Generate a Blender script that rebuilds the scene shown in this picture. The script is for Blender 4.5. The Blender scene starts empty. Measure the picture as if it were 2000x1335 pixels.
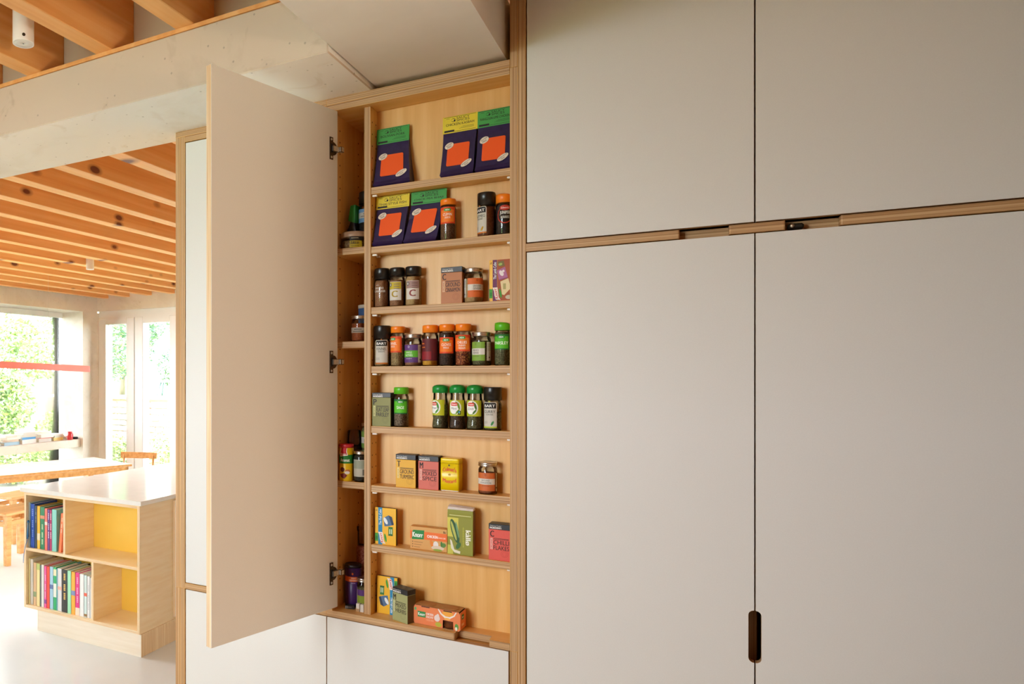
import bpy, bmesh, math, random
from mathutils import Vector, Matrix
random.seed(7)
PI = math.pi
scene = bpy.context.scene
COL = scene.collection

# ---------------------------------------------------------------- camera, world, lights, exposure
cam_d = bpy.data.cameras.new('camera')
cam = bpy.data.objects.new('camera', cam_d)
COL.objects.link(cam)
cam_d.sensor_fit = 'HORIZONTAL'
cam_d.sensor_width = 36.0
cam_d.lens = 1427.59 / 2000 * 36.0
cam_d.shift_x = (1000 - 472.88) / 2000
cam_d.shift_y = (731.86 - 667.5) / 2000
cam_d.clip_start = 0.02
cam.location = (0.3842, -1.8252, 1.62)
cam.rotation_euler = (PI / 2, 0, 0.558547)
scene.camera = cam

SKY_STRENGTH = 25.0
world = bpy.data.worlds.new('world')
scene.world = world
world.use_nodes = True
wn = world.node_tree
bg = wn.nodes['Background']
bg.inputs[0].default_value = (0.92, 0.98, 1.06, 1)
bg.inputs[1].default_value = SKY_STRENGTH

sv = scene.view_settings
sv.view_transform = 'Standard'
sv.look = 'None'
sv.gamma = 1.0
sv.use_curve_mapping = False
sv.exposure = 0.0
scene.cycles.max_bounces = 10
scene.cycles.diffuse_bounces = 6
scene.cycles.transparent_max_bounces = 24
scene.cycles.caustics_reflective = False
scene.cycles.caustics_refractive = False
scene.cycles.sample_clamp_indirect = 4.0


sun_d = bpy.data.lights.new('sun', 'SUN')
sun_d.energy = 28.0
sun_d.angle = math.radians(12)
sun_d.color = (1.0, 0.96, 0.90)
sun = bpy.data.objects.new('sun', sun_d)
sun.rotation_euler = Vector((0.55, -0.62, -0.60)).to_track_quat('-Z', 'Y').to_euler()
COL.objects.link(sun)


def portal(name, loc, rot, sx, sy):
    """sky portal in a window opening: guides the sampling of the daylight, gives off nothing itself"""
    d = bpy.data.lights.new(name, 'AREA')
    d.shape = 'RECTANGLE'
    d.size, d.size_y = sx, sy
    d.cycles.is_portal = True
    o = bpy.data.objects.new(name, d)
    o.location = loc
    o.rotation_euler = rot
    COL.objects.link(o)
    return o


XNW = -2.45                                    # glazed wall on the near left (outside the frame)
portal('portal_front', (-1.35, -2.97, 1.87), (PI / 2, 0, 0), 1.2, 1.35)
portal('portal_far_left', (-6.12, 2.35, 1.2), (0, -PI / 2, 0), 2.3, 4.3)
lamp_d = bpy.data.lights.new('warm_fill_light', 'POINT')      # warm fill added out of view, right of the camera; no lamp modelled
lamp_d.energy = 110.0
lamp_d.shadow_soft_size = 0.16
lamp_d.color = (1.0, 0.80, 0.58)
lamp = bpy.data.objects.new('warm_fill_light', lamp_d)
lamp.location = (2.35, -1.30, 1.45)
COL.objects.link(lamp)
portal('portal_garden', (-4.15, 4.90, 1.2), (-PI / 2, 0, 0), 3.3, 2.2)


# ---------------------------------------------------------------- materials
def lin(h):
    h = h.lstrip('#')
    out = []
    for i in (0, 2, 4):
        c = int(h[i:i + 2], 16) / 255
        out.append(c / 12.92 if c <= 0.04045 else ((c + 0.055) / 1.055) ** 2.4)
    return tuple(out) + (1.0,)


_mats = {}


def col(h, rough=0.5, metal=0.0):
    k = (h, rough, metal)
    if k in _mats:
        return _mats[k]
    m = bpy.data.materials.new('paint_' + h)
    m.use_nodes = True
    b = m.node_tree.nodes['Principled BSDF']
    b.inputs['Base Color'].default_value = lin(h)
    b.inputs['Roughness'].default_value = rough
    b.inputs['Metallic'].default_value = metal
    _mats[k] = m
    return m


def ramp(nt, stops):
    r = nt.nodes.new('ShaderNodeValToRGB')
    el = r.color_ramp.elements
    while len(el) < len(stops):
        el.new(0.5)
    for e, (p, c) in zip(el, stops):
        e.position = p
        e.color = lin(c) if isinstance(c, str) else c
    return r


def noise_mat(name, stops, scale, nscale=1.0, detail=4, rough=0.5, bump=0.0, bump_dist=0.002, metal=0, rough_n=0.55):
    """procedural two/three tone material: noise in object space with an anisotropic mapping"""
    m = bpy.data.materials.new(name)
    m.use_nodes = True
    nt = m.node_tree
    b = nt.nodes['Principled BSDF']
    tc = nt.nodes.new('ShaderNodeTexCoord')
    mp = nt.nodes.new('ShaderNodeMapping')
    mp.inputs['Scale'].default_value = scale
    nz = nt.nodes.new('ShaderNodeTexNoise')
    nz.inputs['Scale'].default_value = nscale
    nz.inputs['Detail'].default_value = detail
    nz.inputs['Roughness'].default_value = rough_n
    nt.links.new(tc.outputs['Object'], mp.inputs['Vector'])
    nt.links.new(mp.outputs['Vector'], nz.inputs['Vector'])
    r = ramp(nt, stops)
    nt.links.new(nz.outputs['Fac'], r.inputs['Fac'])
    nt.links.new(r.outputs['Color'], b.inputs['Base Color'])
    b.inputs['Roughness'].default_value = rough
    b.inputs['Metallic'].default_value = metal
    if bump:
        bp = nt.nodes.new('ShaderNodeBump')
        bp.inputs['Strength'].default_value = bump
        bp.inputs['Distance'].default_value = bump_dist
        nt.links.new(nz.outputs['Fac'], bp.inputs['Height'])
        nt.links.new(bp.outputs['Normal'], b.inputs['Normal'])
    return m


EDGE = {}
for ax, sc in (('x', (420, 0.8, 0.8)), ('y', (0.8, 420, 0.8)), ('z', (0.8, 0.8, 420))):
    EDGE[ax] = noise_mat('plywood_edge_' + ax,
                         [(0.28, '#7d5630'), (0.42, '#ac8152'), (0.55, '#c79f70'), (0.70, '#dcbf96')],
                         sc, 1.0, 2, 0.55)
PEDGE = {}
for ax, sc in (('x', (420, 3, 3)), ('y', (3, 420, 3)), ('z', (3, 3, 420))):
    PEDGE[ax] = noise_mat('pale_plywood_edge_' + ax,
                          [(0.3, '#c99f70'), (0.5, '#e6c9a0'), (0.7, '#f0dcbc')], sc, 1.0, 2, 0.5)
BIRCH_V = noise_mat('birch_face_upright', [(0.3, '#d9a254'), (0.5, '#e1ae62'), (0.72, '#e8ba74')],
                    (45, 45, 2.2), 1.0, 5, 0.42)
BIRCH_H = noise_mat('birch_face_level', [(0.3, '#d9a254'), (0.5, '#e1ae62'), (0.72, '#e8ba74')],
                    (2.2, 45, 45), 1.0, 5, 0.42)
PALE_BIRCH = noise_mat('pale_birch_face', [(0.3, '#ecd0a4'), (0.5, '#f1dab4'), (0.72, '#f5e2c2')],
                       (4, 4, 40), 1.0, 5, 0.4)
LAMINATE = noise_mat('white_laminate', [(0.30, '#dfddd7'), (0.70, '#e2e0da')], (420, 420, 420), 1.0, 2, 0.42,
                     bump=0.02, bump_dist=0.0002)
PLASTER = noise_mat('white_plaster', [(0.35, '#e9e6e0'), (0.65, '#efece7')], (6, 6, 6), 1.0, 3, 0.7)
NIBWALL = noise_mat('dark_bounce_cut', [(0.35, '#6d6052'), (0.65, '#77695a')], (6, 6, 3), 1.0, 3, 0.6)  # dark tone for unseen surfaces, added to hold back bounce light
WARMWALL = noise_mat('warm_white_plaster', [(0.35, '#ecdfcc'), (0.65, '#f1e5d3')], (6, 6, 6), 1.0, 3, 0.7)
WHITE_FRAME = noise_mat('white_painted_frame', [(0.35, '#f7f8f8'), (0.65, '#fbfbfb')], (8, 8, 8), 1.0, 2, 0.4)
WORKTOP = noise_mat('white_worktop', [(0.3, '#eceeec'), (0.7, '#f2f3f1')], (12, 12, 12), 1.0, 3, 0.12)
PLINTH_WOOD = noise_mat('hazed_birch', [(0.3, '#e9dcc8'), (0.7, '#f2e8d8')], (3, 3, 40), 1.0, 4, 0.4)  # island plinth: birch paled to put haze into the colour
YELLOW_BACK = noise_mat('yellow_panel', [(0.3, '#f6cb52'), (0.7, '#f8d05c')], (6, 6, 6), 1.0, 2, 0.5)
FLOOR_MAT = noise_mat('polished_concrete_floor', [(0.3, '#ccd0d0'), (0.55, '#d3d7d7'), (0.75, '#dadddd')],
                      (1.3, 1.3, 1.3), 1.0, 6, 0.16)
OAK = noise_mat('oiled_oak', [(0.3, '#c98d4f'), (0.5, '#d9a262'), (0.72, '#e4b47a')], (30, 3, 30), 1.0, 4, 0.4)
STEEL = noise_mat('brushed_lid_metal', [(0.3, '#b9b4ab'), (0.7, '#dcd8d0')], (5, 5, 200), 1.0, 2, 0.28, metal=1.0)
HINGE_DARK = noise_mat('bronze_hinge_metal', [(0.3, '#4a3a2c'), (0.7, '#65513e')], (200, 200, 200), 1.0, 2, 0.35, metal=0.8)
HINGE_LIGHT = noise_mat('nickel_hinge_metal', [(0.3, '#c8c0b2'), (0.7, '#ded6c8')], (200, 200, 200), 1.0, 2, 0.3, metal=0.7)
PAPER = noise_mat('page_block', [(0.3, '#ded3c0'), (0.7, '#eee6d8')], (4, 4, 300), 1.0, 2, 0.8)


def concrete(name, light, dark, stain):
    m = bpy.data.materials.new(name)
    m.use_nodes = True
    nt = m.node_tree
    b = nt.nodes['Principled BSDF']
    tc = nt.nodes.new('ShaderNodeTexCoord')
    n1 = nt.nodes.new('ShaderNodeTexNoise')
    n1.inputs['Scale'].default_value = 2.6
    n1.inputs['Detail'].default_value = 9
    n1.inputs['Roughness'].default_value = 0.62
    n1.inputs['Distortion'].default_value = 0.7
    nt.links.new(tc.outputs['Object'], n1.inputs['Vector'])
    r1 = ramp(nt, [(0.30, dark), (0.5, light), (0.75, light)])
    nt.links.new(n1.outputs['Fac'], r1.inputs['Fac'])
    n2 = nt.nodes.new('ShaderNodeTexNoise')
    n2.inputs['Scale'].default_value = 5.5
    n2.inputs['Detail'].default_value = 8
    n2.inputs['Distortion'].default_value = 2.2
    nt.links.new(tc.outputs['Object'], n2.inputs['Vector'])
    r2 = ramp(nt, [(0.62, (0, 0, 0, 1)), (0.78, (1, 1, 1, 1))])
    nt.links.new(n2.outputs['Fac'], r2.inputs['Fac'])
    mx = nt.nodes.new('ShaderNodeMixRGB')
    mx.inputs['Color2'].default_value = lin(stain)
    ml = nt.nodes.new('ShaderNodeMath')
    ml.operation = 'MULTIPLY'
    ml.inputs[1].default_value = 0.55
    nt.links.new(r2.outputs['Color'], ml.inputs[0])
    nt.links.new(ml.outputs[0], mx.inputs['Fac'])
    nt.links.new(r1.outputs['Color'], mx.inputs['Color1'])
    # small blow holes
    vo = nt.nodes.new('ShaderNodeTexVoronoi')
    vo.inputs['Scale'].default_value = 26
    nt.links.new(tc.outputs['Object'], vo.inputs['Vector'])
    r3 = ramp(nt, [(0.05, (1, 1, 1, 1)), (0.10, (0, 0, 0, 1))])
    nt.links.new(vo.outputs['Distance'], r3.inputs['Fac'])
    m2 = nt.nodes.new('ShaderNodeMixRGB')
    m2.inputs['Color2'].default_value = lin('#7d7264')
    ml2 = nt.nodes.new('ShaderNodeMath')
    ml2.operation = 'MULTIPLY'
    ml2.inputs[1].default_value = 0.5
    nt.links.new(r3.outputs['Color'], ml2.inputs[0])
    nt.links.new(ml2.outputs[0], m2.inputs['Fac'])
    nt.links.new(mx.outputs['Color'], m2.inputs['Color1'])
    nt.links.new(m2.outputs['Color'], b.inputs['Base Color'])
    bp = nt.nodes.new('ShaderNodeBump')
    bp.inputs['Strength'].default_value = 0.25
    bp.inputs['Distance'].default_value = 0.006
    nt.links.new(n1.outputs['Fac'], bp.inputs['Height'])
    nt.links.new(bp.outputs['Normal'], b.inputs['Normal'])
    b.inputs['Roughness'].default_value = 0.8
    return m


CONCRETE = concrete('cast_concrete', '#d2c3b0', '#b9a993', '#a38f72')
CONCRETE_W = concrete('concrete_soffit_bounce_lit', '#f6f3ee', '#ece6dc', '#d9ccb6')  # paler copy for the beam underside, floor bounce put into the colour
CONCRETE_L = concrete('hazed_cast_concrete', '#f0eae0', '#e4dbcd', '#d6cbb8')  # far-room concrete, lightened to put haze and daylight into the colour


def pine():
    """knotty pine: long grain along y with scattered dark knots"""
    m = bpy.data.materials.new('knotty_pine')
    m.use_nodes = True
    nt = m.node_tree
    b = nt.nodes['Principled BSDF']
    tc = nt.nodes.new('ShaderNodeTexCoord')
    oi = nt.nodes.new('ShaderNodeObjectInfo')
    ad = nt.nodes.new('ShaderNodeVectorMath')
    ad.operation = 'MULTIPLY_ADD'
    ad.inputs[1].default_value = (37.0, 17.0, 11.0)
    cb = nt.nodes.new('ShaderNodeCombineXYZ')
    for i in range(3):
        nt.links.new(oi.outputs['Random'], cb.inputs[i])
    nt.links.new(cb.outputs[0], ad.inputs[0])
    nt.links.new(tc.outputs['Object'], ad.inputs[2])
    mp = nt.nodes.new('ShaderNodeMapping')
    mp.inputs['Scale'].default_value = (30, 1.1, 30)
    nt.links.new(ad.outputs[0], mp.inputs['Vector'])
    n1 = nt.nodes.new('ShaderNodeTexNoise')
    n1.inputs['Scale'].default_value = 1.0
    n1.inputs['Detail'].default_value = 5
    n1.inputs['Distortion'].default_value = 0.4
    nt.links.new(mp.outputs['Vector'], n1.inputs['Vector'])
    r1 = ramp(nt, [(0.25, '#dd9650'), (0.5, '#e8ab66'), (0.75, '#f0bf80')])
    nt.links.new(n1.outputs['Fac'], r1.inputs['Fac'])
    mp2 = nt.nodes.new('ShaderNodeMapping')
    mp2.inputs['Scale'].default_value = (2.2, 3.6, 7.0)
    nt.links.new(ad.outputs[0], mp2.inputs['Vector'])
    vo = nt.nodes.new('ShaderNodeTexVoronoi')
    vo.inputs['Scale'].default_value = 1.0
    vo.inputs['Randomness'].default_value = 1.0
    nt.links.new(mp2.outputs['Vector'], vo.inputs['Vector'])
    r2 = ramp(nt, [(0.10, (1, 1, 1, 1)), (0.13, (0.5, 0.5, 0.5, 1)), (0.20, (0, 0, 0, 1))])
    nt.links.new(vo.outputs['Distance'], r2.inputs['Fac'])
    mx = nt.nodes.new('ShaderNodeMixRGB')
    mx.inputs['Color2'].default_value = lin('#6b2f14')
    nt.links.new(r2.outputs['Color'], mx.inputs['Fac'])
    nt.links.new(r1.outputs['Color'], mx.inputs['Color1'])
    nt.links.new(mx.outputs['Color'], b.inputs['Base Color'])
    b.inputs['Roughness'].default_value = 0.5
    return m


PINE = pine()


def thin_glass(name, tint=(1, 1, 1, 1), gloss=1.0):
    m = bpy.data.materials.new(name)
    m.use_nodes = True
    nt = m.node_tree
    nt.nodes.remove(nt.nodes['Principled BSDF'])
    out = nt.nodes['Material Output']
    tr = nt.nodes.new('ShaderNodeBsdfTransparent')
    tr.inputs['Color'].default_value = tint
    gl = nt.nodes.new('ShaderNodeBsdfGlossy')
    gl.inputs['Roughness'].default_value = 0.03
    gl.inputs['Color'].default_value = (gloss, gloss, gloss, 1)
    fr = nt.nodes.new('ShaderNodeFresnel')
    fr.inputs['IOR'].default_value = 1.45
    mx = nt.nodes.new('ShaderNodeMixShader')
    nt.links.new(fr.outputs[0], mx.inputs[0])
    nt.links.new(tr.outputs[0], mx.inputs[1])
    nt.links.new(gl.outputs[0], mx.inputs[2])
    nt.links.new(mx.outputs[0], out.inputs['Surface'])
    return m


GLASS = thin_glass('jar_glass', (0.95, 0.95, 0.93, 1))
PANE = thin_glass('window_glass', (0.97, 0.99, 0.98, 1))


def spice(name, a, b, c, sc=900, detail=2):
    return noise_mat('spice_' + name, [(0.32, a), (0.5, b), (0.68, c)], (sc, sc, sc), 1.0, detail, 0.85)


# ---------------------------------------------------------------- mesh helpers
class MB:
    def __init__(self):
        self.bm = bmesh.new()
        self.mats = []

    def mi(self, m):
        if m not in self.mats:
            self.mats.append(m)
        return self.mats.index(m)

    def box(self, x0, x1, y0, y1, z0, z1, m, axis=None, edge=None, bevel=0.0):
        t = bmesh.new()
        bmesh.ops.create_cube(t, size=1.0)
        for v in t.verts:
            v.co = Vector(((x0 + x1) / 2 + v.co.x * (x1 - x0), (y0 + y1) / 2 + v.co.y * (y1 - y0), (z0 + z1) / 2 + v.co.z * (z1 - z0)))
        a = self.mi(m)
        e = self.mi(edge) if edge else a
        if axis:
            t.normal_update()
            k = 'xyz'.index(axis)
            for f in t.faces:
                f.material_index = a if abs(f.normal[k]) > 0.5 else e
        else:
            for f in t.faces:
                f.material_index = a
        if bevel:
            bmesh.ops.bevel(t, geom=t.edges[:], offset=bevel, segments=1, affect='EDGES', profile=0.5)
        self._merge(t)
        return self

    def _merge(self, t, mat=None):
        me = bpy.data.meshes.new('tmp')
        t.to_mesh(me)
        t.free()
        if mat is not None:
            me.transform(mat)
        self.bm.from_mesh(me)
        bpy.data.meshes.remove(me)

    def prism(self, pts, axis, a, b, m, edge=None, smooth=False):
        """polygon outline extruded along an axis; pts are the two other coordinates in xyz order"""
        t = bmesh.new()

        def P(p, w):
            c = list(p)
            c.insert('xyz'.index(axis), w)
            return Vector(c)
        A = [t.verts.new(P(p, a)) for p in pts]
        B = [t.verts.new(P(p, b)) for p in pts]
        fi = self.mi(m)
        ei = self.mi(edge) if edge else fi
        f = t.faces.new(A); f.material_index = fi
        f = t.faces.new(B[::-1]); f.material_index = fi
        n = len(pts)
        for i in range(n):
            f = t.faces.new((A[i], B[i], B[(i + 1) % n], A[(i + 1) % n]))
            f.material_index = ei
            f.smooth = smooth
        bmesh.ops.recalc_face_normals(t, faces=t.faces[:])
        self._merge(t)
        return self

    def lathe(self, prof, m, seg=28, mat=None, smooth=True, sx=1.0, sy=1.0):
        t = bmesh.new()
        rings = []
        for r, z in prof:
            if r < 1e-6:
                rings.append([t.verts.new((0, 0, z))])
            else:
                rings.append([t.verts.new((r * sx * math.sin(2 * PI * i / seg), -r * sy * math.cos(2 * PI * i / seg), z)) for i in range(seg)])
        i0 = self.mi(m)
        for A, B in zip(rings, rings[1:]):
            for i in range(seg):
                j = (i + 1) % seg
                if len(A) == 1 and len(B) == 1:
                    continue
                if len(A) == 1:
                    f = t.faces.new((A[0], B[i], B[j]))
                elif len(B) == 1:
                    f = t.faces.new((A[i], A[j], B[0]))
                else:
                    f = t.faces.new((A[i], A[j], B[j], B[i]))
                f.material_index = i0
                f.smooth = smooth
        bmesh.ops.recalc_face_normals(t, faces=t.faces[:])
        self._merge(t, mat)
        return self

    def bar(self, p, q, r, m, seg=10, r2=None):
        p, q = Vector(p), Vector(q)
        d = q - p
        rot = d.to_track_quat('Z', 'Y').to_matrix().to_4x4()
        r2 = r if r2 is None else r2
        return self.lathe([(0, 0), (r, 0), (r2, d.length), (0, d.length)], m, seg, Matrix.Translation(p) @ rot)

    def loft(self, secs, m, cap=True, smooth=False):
        """secs: list of closed rings (same length) of xyz points"""
        t = bmesh.new()
        R = [[t.verts.new(p) for p in s] for s in secs]
        i0 = self.mi(m)
        n = len(secs[0])
        for A, B in zip(R, R[1:]):
            for i in range(n):
                f = t.faces.new((A[i], A[(i + 1) % n], B[(i + 1) % n], B[i]))
                f.material_index = i0
                f.smooth = smooth
        if cap:
            f = t.faces.new(R[0][::-1]); f.material_index = i0
            f = t.faces.new(R[-1]); f.material_index = i0
        bmesh.ops.recalc_face_normals(t, faces=t.faces[:])
        self._merge(t)
        return self

    def build(self, name, parent=None, origin=None, smooth_angle=None):
        """origin: world position of the parent when the mesh was made in world coordinates"""
        me = bpy.data.meshes.new(name)
        if origin is not None:
            bmesh.ops.translate(self.bm, verts=self.bm.verts[:], vec=-Vector(origin))
        self.bm.to_mesh(me)
        self.bm.free()
        for m in self.mats:
            me.materials.append(m)
        o = bpy.data.objects.new(name, me)
        COL.objects.link(o)
        if parent:
            o.parent = parent
        return o


def empty(name, loc, label, cat, group=None, rz=0.0, rx=0.0, ry=0.0):
    o = bpy.data.objects.new(name, None)
    o.empty_display_size = 0.05
    o.location = loc
    o.rotation_euler = (rx, ry, rz)
    COL.objects.link(o)
    o['label'] = label
    o['category'] = cat
    if group:
        o['group'] = group
    return o


def tag(o, label, cat, group=None):
    o['label'] = label
    o['category'] = cat
    if group:
        o['group'] = group
    return o


def struct(name, mb, label=None):
    o = mb.build(name)
    o['kind'] = 'structure'
    if label:
        o['label'] = label
    return o


# ---------------------------------------------------------------- flat print (lettering and marks)
_txt = {}


def text_geo(s, bold):
    k = (s, bold)
    if k in _txt:
        return _txt[k]
    cu = bpy.data.curves.new('lettering', 'FONT')
    cu.body = s
    cu.size = 1.0
    cu.resolution_u = 3
    cu.offset = bold
    ob = bpy.data.objects.new('lettering', cu)
    me = bpy.data.meshes.new_from_object(ob)
    V = [(v.co.x, v.co.y) for v in me.vertices]
    Fc = [tuple(p.vertices) for p in me.polygons]
    bpy.data.meshes.remove(me)
    bpy.data.objects.remove(ob)
    bpy.data.curves.remove(cu)
    if V:
        x0 = min(v[0] for v in V); x1 = max(v[0] for v in V)
        y0 = min(v[1] for v in V); y1 = max(v[1] for v in V)
        V = [((v[0] - x0) / (x1 - x0), (v[1] - y0) / (y1 - y0)) for v in V]
    _txt[k] = (V, Fc)
    return _txt[k]


class Dec:
    """print laid out in u,v metres, then wrapped on a surface"""

    def __init__(self):
        self.bm = bmesh.new()
        self.mats = []
        self.n = 0

    def _mi(self, m):
        if isinstance(m, str):
            m = col(m, 0.62)
        if m not in self.mats:
            self.mats.append(m)
        return self.mats.index(m)

    def poly(self, pts, m, layer=0):
        self.n += 1
        layer += 0.012 * self.n
        vs = [self.bm.verts.new((p[0], p[1], layer)) for p in pts]
        f = self.bm.faces.new(vs)
        f.material_index = self._mi(m)
        return self

    def rect(self, u0, u1, v0, v1, m, layer=0):
        return self.poly([(u0, v0), (u1, v0), (u1, v1), (u0, v1)], m, layer)

    def rrect(self, u0, u1, v0, v1, r, m, layer=0, rot=0.0):
        pts = []
        for cx, cy, a0 in ((u1 - r, v1 - r, 0), (u0 + r, v1 - r, PI / 2), (u0 + r, v0 + r, PI), (u1 - r, v0 + r, 1.5 * PI)):
            for i in range(5):
                a = a0 + i * PI / 8
                pts.append((cx + r * math.cos(a), cy + r * math.sin(a)))
        return self._rot(pts, (u0 + u1) / 2, (v0 + v1) / 2, rot, m, layer)

    def _rot(self, pts, cx, cy, rot, m, layer):
        c, s = math.cos(rot), math.sin(rot)
        return self.poly([(cx + (x - cx) * c - (y - cy) * s, cy + (x - cx) * s + (y - cy) * c) for x, y in pts], m, layer)

    def ell(self, cx, cy, rx, ry, m, layer=0, rot=0.0, n=20):
        return self._rot([(cx + rx * math.cos(2 * PI * i / n), cy + ry * math.sin(2 * PI * i / n)) for i in range(n)], cx, cy, rot, m, layer)

    def ring(self, cx, cy, rx, ry, w, m, layer=0, n=20):
        for i in range(n):
            a, b = 2 * PI * i / n, 2 * PI * (i + 1) / n
            self.poly([(cx + rx * math.cos(a), cy + ry * math.sin(a)), (cx + rx * math.cos(b), cy + ry * math.sin(b)),
                       (cx + (rx - w) * math.cos(b), cy + (ry - w) * math.sin(b)), (cx + (rx - w) * math.cos(a), cy + (ry - w) * math.sin(a))], m, layer)
        return self

    def frame(self, u0, u1, v0, v1, w, m, layer=0):
        self.rect(u0, u1, v0, v0 + w, m, layer)
        self.rect(u0, u1, v1 - w, v1, m, layer)
        self.rect(u0, u0 + w, v0 + w, v1 - w, m, layer)
        return self.rect(u1 - w, u1, v0 + w, v1 - w, m, layer)

    def text(self, s, u0, u1, v0, v1, m, layer=1, bold=0.0, rot=0.0, arch=0.0):
        """lettering fitted to the box u0..u1, v0..v1 (before turning by rot about its centre)"""
        V, Fc = text_geo(s, 0.0)
        if not V:
            return self
        self.n += 1
        cx, cy = (u0 + u1) / 2, (v0 + v1) / 2
        c, sn = math.cos(rot), math.sin(rot)
        k = self._mi(m)
        h = abs(v1 - v0)
        # heavier strokes: the same letters set again a hair to either side
        for pas, sh in enumerate((0.0,) if bold <= 0.004 else (-bold * 1.6 * h, bold * 1.6 * h)):
            vs = []
            for x, y in V:
                px, py = u0 + x * (u1 - u0) - cx + sh, v0 + y * (v1 - v0) - cy
                py += arch * (1 - (2 * x - 1) ** 2)
                vs.append(self.bm.verts.new((cx + px * c - py * sn, cy + px * sn + py * c, layer + 0.012 * self.n + 0.004 * pas)))
            for f in Fc:
                try:
                    q = self.bm.faces.new([vs[i] for i in f])
                    q.material_index = k
                except ValueError:
                    pass
        return self

    def build(self, name, parent, fn, cuts=None, base=0.00025, step=0.00013):
        if cuts:
            for u in cuts:
                bmesh.ops.bisect_plane(self.bm, geom=self.bm.verts[:] + self.bm.edges[:] + self.bm.faces[:], dist=1e-7,
                                       plane_co=(u, 0, 0), plane_no=(1, 0, 0))
        for v in self.bm.verts:
            v.co = Vector(fn(v.co.x, v.co.y, base + step * v.co.z))
        me = bpy.data.meshes.new(name)
        self.bm.to_mesh(me)
        self.bm.free()
        for m in self.mats:
            me.materials.append(m)
        o = bpy.data.objects.new(name, me)
        COL.objects.link(o)
        o.parent = parent
        return o


def wrap(r, rot=0.0):
    return lambda u, v, o: ((r + o) * math.sin(u / r + rot), -(r + o) * math.cos(u / r + rot), v)


def flat(y=0.0):
    return lambda u, v, o: (u, y - o, v)


# ---------------------------------------------------------------- large structure: floor, ceiling, beam, walls
XL, YF, YB, XR = -5.816, 4.775, -2.9, 3.4     # inner faces of the room
XWIN = -6.172                                  # glazing line of the left wall
ZJ = 2.54                                      # underside of joists
ZD = 2.79                                      # underside of the roof deck

f = MB()
f.box(XWIN - 0.3, XR + 0.3, -0.3, YF + 0.25, -0.12, 0.0, FLOOR_MAT)
f.box(XNW - 0.2, XR + 0.3, YB - 0.3, -0.3, -0.12, 0.0, FLOOR_MAT)
struct('floor', f, 'pale grey polished concrete floor')

c = MB()
c.box(XWIN - 0.3, XR + 0.3, -0.3, YF + 0.25, ZD, ZD + 0.1, PINE)
c.box(XNW - 0.2, XR + 0.3, YB - 0.3, -0.3, ZD, ZD + 0.1, PINE)
ceiling = struct('ceiling', c, 'timber roof deck over rows of exposed pine joists')


def joist(x0, w, y0, y1):
    m = MB()
    m.box(x0, x0 + w, y0, y1, ZJ, ZD, PINE, bevel=0.002)
    return m.build('joist', ceiling)


FAR0, FSTEP = -1.722, -0.3325
for k in range(-3, 13):
    x0 = FAR0 + FSTEP * k
    if x0 < XL + 0.02:
        break
    joist(x0, 0.078, 0.0, YF)
NEAR0 = -1.0846
for k in range(-15, 16):
    x0 = NEAR0 + 0.2855 * k
    if XNW + 0.01 < x0 < XR - 0.1:
        joist(x0, 0.0605, YB, -0.171)

b = MB()
b.box(XWIN, -0.352, -0.268, 0.072, 2.376, 2.528, CONCRETE, 'y', CONCRETE_W, bevel=0.003)  # underside paler than the face: their difference in light is coloured in
b.box(XWIN, XR, -0.171, -0.0005, 2.5285, ZD, CONCRETE)
struct('concrete_beam', b, 'board marked concrete beam crossing above the cupboards').name = 'beam_1'
b = MB()
b.box(XWIN, XR, -0.269, -0.1715, 2.5285, 2.5395, PINE)
struct('trim_1', b, 'thin timber bearer on the ledge of the concrete beam')

# far wall: concrete lintel over white garden doors
b = MB()
b.box(XWIN - 0.2, 0.6, YF, YF + 0.22, 2.392, ZD, CONCRETE_L)
b.box(-2.47, 0.6, YF + 0.001, YF + 0.22, 0.0, 2.392, PLASTER)
struct('wall_rear', b, 'concrete lintel over the garden doors at the far end')
# left wall: concrete lintel, corner pier; the rest is glazed
b = MB()
b.box(XWIN - 0.1, XL, 0.0725, YF - 0.0005, 2.372, ZD, CONCRETE_L)
b.box(XWIN - 0.1, XL, 4.531, YF + 0.05, 0.0, 2.3715, CONCRETE_L)
b.box(XWIN - 0.1, XL, -0.266, 0.15, 0.0, 2.3715, CONCRETE_L)
struct('wall_left', b, 'concrete lintel and piers of the glazed left side')
b = MB()
b.box(XNW - 0.2, -1.95, YB - 0.2, YB, 0.0, ZD, PLASTER)
b.box(-0.75, XR + 0.2, YB - 0.2, YB, 0.0, ZD, NIBWALL)  # unseen wall part darkened to cut bounce light towards the cabinets
b.box(-1.95, -0.75, YB - 0.2, YB, 0.0, 1.20, PLASTER)
b.box(-1.95, -0.75, YB - 0.2, YB, 2.53, ZD, PLASTER)
b.box(XWIN - 0.1, XNW - 0.2, -0.268, -0.1, 0.0, 2.3755, PLASTER)
struct('wall_front', b)
b = MB()
b.box(XR, XR + 0.2, YB - 0.2, 0.9, 0.0, ZD, WARMWALL)
b.box(0.962, XR, 0.62, 0.82, 0.0, ZD, WARMWALL)
b.box(0.61, 0.97, 0.65, 0.85, 0.0, ZD, WARMWALL)
b.box(0.5, 0.6, 0.7, YF, 0.0, ZD, PLASTER)
struct('wall_right', b)
b = MB()
b.box(XWIN + 0.04, XL - 0.03, 0.16, 4.525, 0.768, 0.86, CONCRETE_L, bevel=0.004)
struct('window_ledge', b, 'floating concrete window ledge carrying stacked books').name = 'trim_2'

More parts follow.
